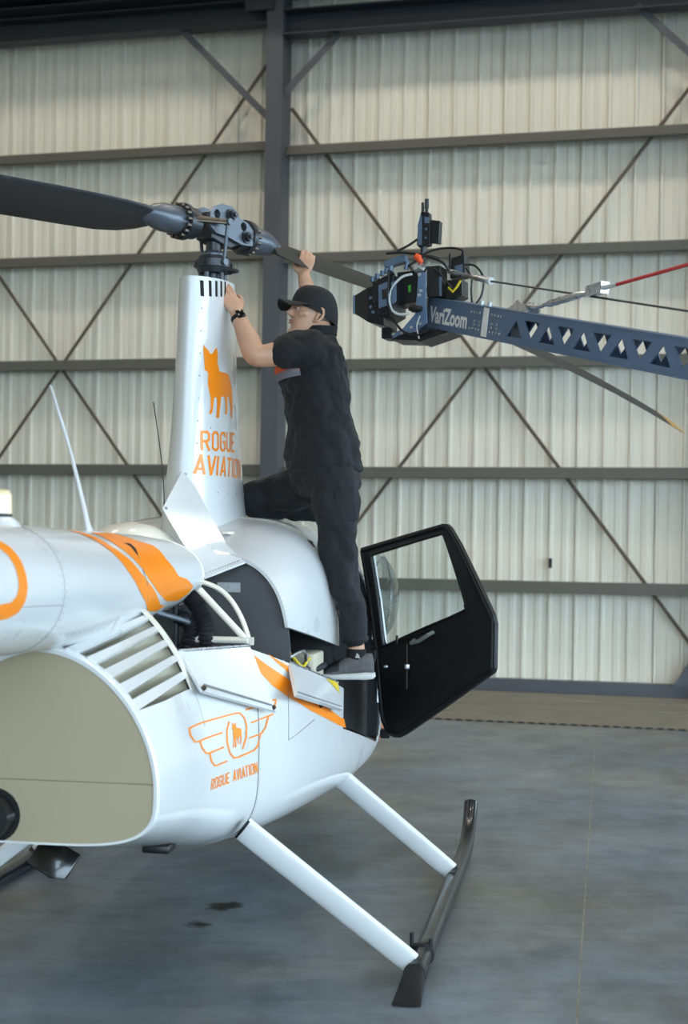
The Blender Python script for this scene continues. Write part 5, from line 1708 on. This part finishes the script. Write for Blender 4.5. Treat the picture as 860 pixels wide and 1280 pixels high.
# buttons on the hood side
for k, p in enumerate([(-0.1274, -0.0500, 0.0211), (-0.1131, -0.0500, -0.0016), (-0.1011, -0.0500, 0.0111), (-0.1248, -0.0500, -0.0232), (-0.1024, -0.0500, -0.0259), (-0.0796, -0.0500, -0.0515), (-0.1122, -0.0500, -0.0502), (-0.0590, -0.0500, -0.0612)]):
    MB().cyl(ck(p[0], -.046, p[2]), ck(p[0], -.056, p[2]), .0075, 10).build('button', M['camgrey'] if k % 3 == 0 else M['black'], cine, off=CF)
# top: rail, knobs, handle
for p in [(-0.1255, 0.0000, 0.1182), (-0.0995, 0.0000, 0.1303), (-0.0735, 0.0000, 0.1441), (-0.0513, 0.0000, 0.1545), (-0.0300, 0.0000, 0.1667)]:
    MB().cyl(ck(p[0], -.03, p[2] - .012), ck(p[0], -.03, p[2] + .014), .012, 12).build('knob', M['camgrey'], cine, off=CF)
MB().tube([ck(*p) for p in [(-0.1318, 0.0000, 0.1007), (-0.0204, 0.0000, 0.1468)]], .010, 8).build('knob_rail', M['camblack'], cine, off=CF)
cprism([(-0.0813, 0.2130), (0.0226, 0.2457), (0.0339, 0.2362), (0.0344, 0.2070), (-0.0714, 0.1814), (-0.0808, 0.1863)], .01, .06, 'carry_handle', M['camgrey'], cine, CF)
MB().tube([ck(*p) for p in [(0.0196, 0.0300, 0.2407), (0.0387, 0.0300, 0.2042), (0.0300, 0.0300, 0.1693)]], .012, 8).build('handle_post', M['camgrey'], cine, off=CF)
MB().tube([ck(*p) for p in [(-0.0682, 0.0300, 0.1831), (-0.0442, 0.0300, 0.1463)]], .010, 8).build('handle_post', M['camblack'], cine, off=CF)
# batteries at the back
cprism([(0.1479, 0.1753), (0.2182, 0.1761), (0.2270, 0.0226), (0.1505, 0.0216)], .0, .12, 'battery', M['black'], cine, CF)
cprism([(0.2139, 0.1187), (0.2266, 0.1181), (0.2282, 0.0237), (0.2173, 0.0242)], -.006, .0, 'battery_label', M['camgrey'], cine, CF, 0)
cprism([(0.2380, 0.1061), (0.3222, 0.1109), (0.3236, 0.0278), (0.2714, 0.0082), (0.2421, 0.0182)], .03, .15, 'receiver_box', M['camblack'], cine, CF)
cprism([(0.2355, 0.2211), (0.3173, 0.2432), (0.3235, 0.1373), (0.2463, 0.1234)], .08, .18, 'receiver_box', M['black'], cine, CF)
cprism([(0.2710, 0.1821), (0.3100, 0.1907), (0.3106, 0.1537), (0.2780, 0.1448)], .07, .08, 'blue_label', M['camgrey'], cine, CF, 0)
MB().tube([ck(*p) for p in [(0.0858, 0.0000, 0.1609), (0.1132, 0.0000, 0.1727), (0.1409, 0.0000, 0.1581)]], [.02, .026, .02], 10).build('clamp', M['steel'], cine, off=CF)
MB().tube([ck(*p) for p in [(0.0955, -0.0200, 0.2269), (0.1140, -0.0200, 0.2128), (0.1281, -0.0200, 0.1901)]], [.016, .020, .010], 10).build('orange_plug', M['orangeplug'], cine, off=CF)
MB().tube([ck(*p) for p in [(0.2608, 0.0000, 0.0648), (0.2838, 0.0000, 0.0419), (0.3059, 0.0000, 0.0671), (0.3235, 0.0000, 0.0967)]], .006, 8).build('yellow_cable', M['yellow'], cine, off=CF)
cprism([(-0.0812, -0.1235), (-0.0374, -0.1207), (-0.0108, -0.1526), (-0.0290, -0.1785), (-0.0803, -0.1768)], -.01, .10, 'lens_support', M['camblack'], cine, CF)
def cable(P, r, m='black'): return MB().tube(smoothpath([ck(*p) for p in P], 6), r, 8).build('cable', M[m], cine, off=CF)
cable([(0.1350, 0.0000, 0.2375), (0.1759, 0.0000, 0.2528), (0.2304, 0.0000, 0.2603), (0.2938, 0.0000, 0.2568), (0.3319, 0.0000, 0.2399), (0.3117, 0.0200, 0.2056)], .0055)
cable([(0.3402, 0.0000, 0.1725), (0.3896, 0.0000, 0.1673), (0.4259, 0.0000, 0.1308), (0.4400, 0.0000, 0.0825), (0.4278, 0.0000, 0.0138), (0.3883, 0.0000, -0.0278), (0.3782, 0.0000, 0.0420), (0.3790, 0.0000, 0.1028), (0.3440, 0.0200, 0.1603)], .0055)
cable([(-0.0573, -0.0200, 0.2458), (0.0169, -0.0200, 0.2470), (0.1091, -0.0200, 0.2332), (0.1825, -0.0200, 0.2118), (0.2374, -0.0200, 0.1845), (0.2594, 0.0000, 0.1522)], .0070)
cable([(-0.0018, -0.0200, 0.2542), (0.0533, -0.0200, 0.2776), (0.1033, -0.0200, 0.3072)], .0065)
cable([(0.0880, -0.0500, 0.1297), (0.0378, -0.0500, 0.1190), (-0.0031, -0.0500, 0.0815), (-0.0271, -0.0500, 0.0255), (-0.0168, -0.0500, -0.0365), (0.0224, -0.0500, -0.0662), (0.0775, -0.0500, -0.0649)], .0065, 'cablegrey')
cable([(-0.0305, -0.0600, -0.0199), (-0.0016, -0.0600, -0.0913), (0.0454, -0.0600, -0.1500), (0.1098, -0.0600, -0.1724), (0.1642, -0.0600, -0.1630), (0.1912, -0.0600, -0.1466)], .0060)
cable([(0.1849, -0.0100, 0.1628), (0.2264, -0.0100, 0.1258), (0.2634, -0.0100, 0.0804), (0.2790, 0.0000, 0.0596)], .0050)
cable([(0.1325, -0.0500, -0.0775), (0.1170, -0.0500, -0.1293), (0.1298, -0.0500, -0.1909)], .0035, 'cablegrey')
cable([(0.0549, -0.0200, 0.1764), (0.1096, -0.0200, 0.2043), (0.1550, -0.0200, 0.2237), (0.2072, 0.0200, 0.2155)], .0055)
cable([(0.2528, 0.0500, 0.2408), (0.2536, 0.0500, 0.1968), (0.2509, 0.0300, 0.1494)], .0060)
cable([(-0.0334, -0.0600, 0.1558), (-0.0297, -0.0620, 0.0851), (-0.0341, -0.0620, 0.0150), (-0.0178, -0.0620, -0.0734)], .0045)

# ------------------------------------------------------------------ wireless transmitter standing on the camera
wt = empty('wireless_transmitter', ck(*(0.1164, 0.03, 0.262)), 0)
tag(wt, 'small black wireless transmitter with two stub antennas standing on top of the cinema camera', 'transmitter')
WF = wt.location.copy()
cprism([(0.0992, 0.3911), (0.1147, 0.4518), (0.1561, 0.4421), (0.1619, 0.3697), (0.1615, 0.2819), (0.1085, 0.2690), (0.0935, 0.2857)], .0, .045, 'transmitter_body', M['camblack'], wt, WF)
cprism([(0.0981, 0.3794), (0.1120, 0.4313), (0.1194, 0.4264), (0.1218, 0.2813), (0.1015, 0.2842)], -.004, .0, 'casing_panel', M['camgrey'], wt, WF, 0)
cprism([(0.1332, 0.4211), (0.1561, 0.4179), (0.1585, 0.3889), (0.1337, 0.3904)], -.004, .0, 'screen', M['camgrey'], wt, WF, 0)
cprism([(0.1631, 0.4065), (0.2116, 0.3982), (0.2071, 0.2881), (0.1613, 0.2960)], .005, .05, 'transmitter_battery', M['camblack'], wt, WF)
MB().tube([ck(*p) for p in [(0.1173, 0.0200, 0.4468), (0.1170, 0.0200, 0.4627), (0.1164, 0.0200, 0.4980)]], [.006, .0075, .0065], 10).build('antenna', M['black'], wt, off=WF)
MB().tube([ck(*p) for p in [(0.1375, 0.0200, 0.4437), (0.1372, 0.0200, 0.4658), (0.1372, 0.0200, 0.4666), (0.1373, 0.0200, 0.5142)]], [.008, .008, .0105, .010], 10).build('antenna', M['black'], wt, off=WF)
for p in [(0.1082, 0.0000, 0.3620), (0.1105, 0.0000, 0.3355), (0.1422, 0.0000, 0.3600), (0.1429, 0.0000, 0.3161)]:
    MB().cyl(ck(p[0], .0, p[2]), ck(p[0], -.010, p[2]), .006, 8).build('screw', M['camgrey'], wt, off=WF)
MB().tube([ck(*p) for p in [(0.1254, 0.0200, 0.2859), (0.1224, 0.0200, 0.2465), (0.1158, 0.0200, 0.1983), (0.1165, 0.0200, 0.1586)]], [.016, .013, .012, .014], 10).build('mounting_post', M['camblack'], wt, off=WF)
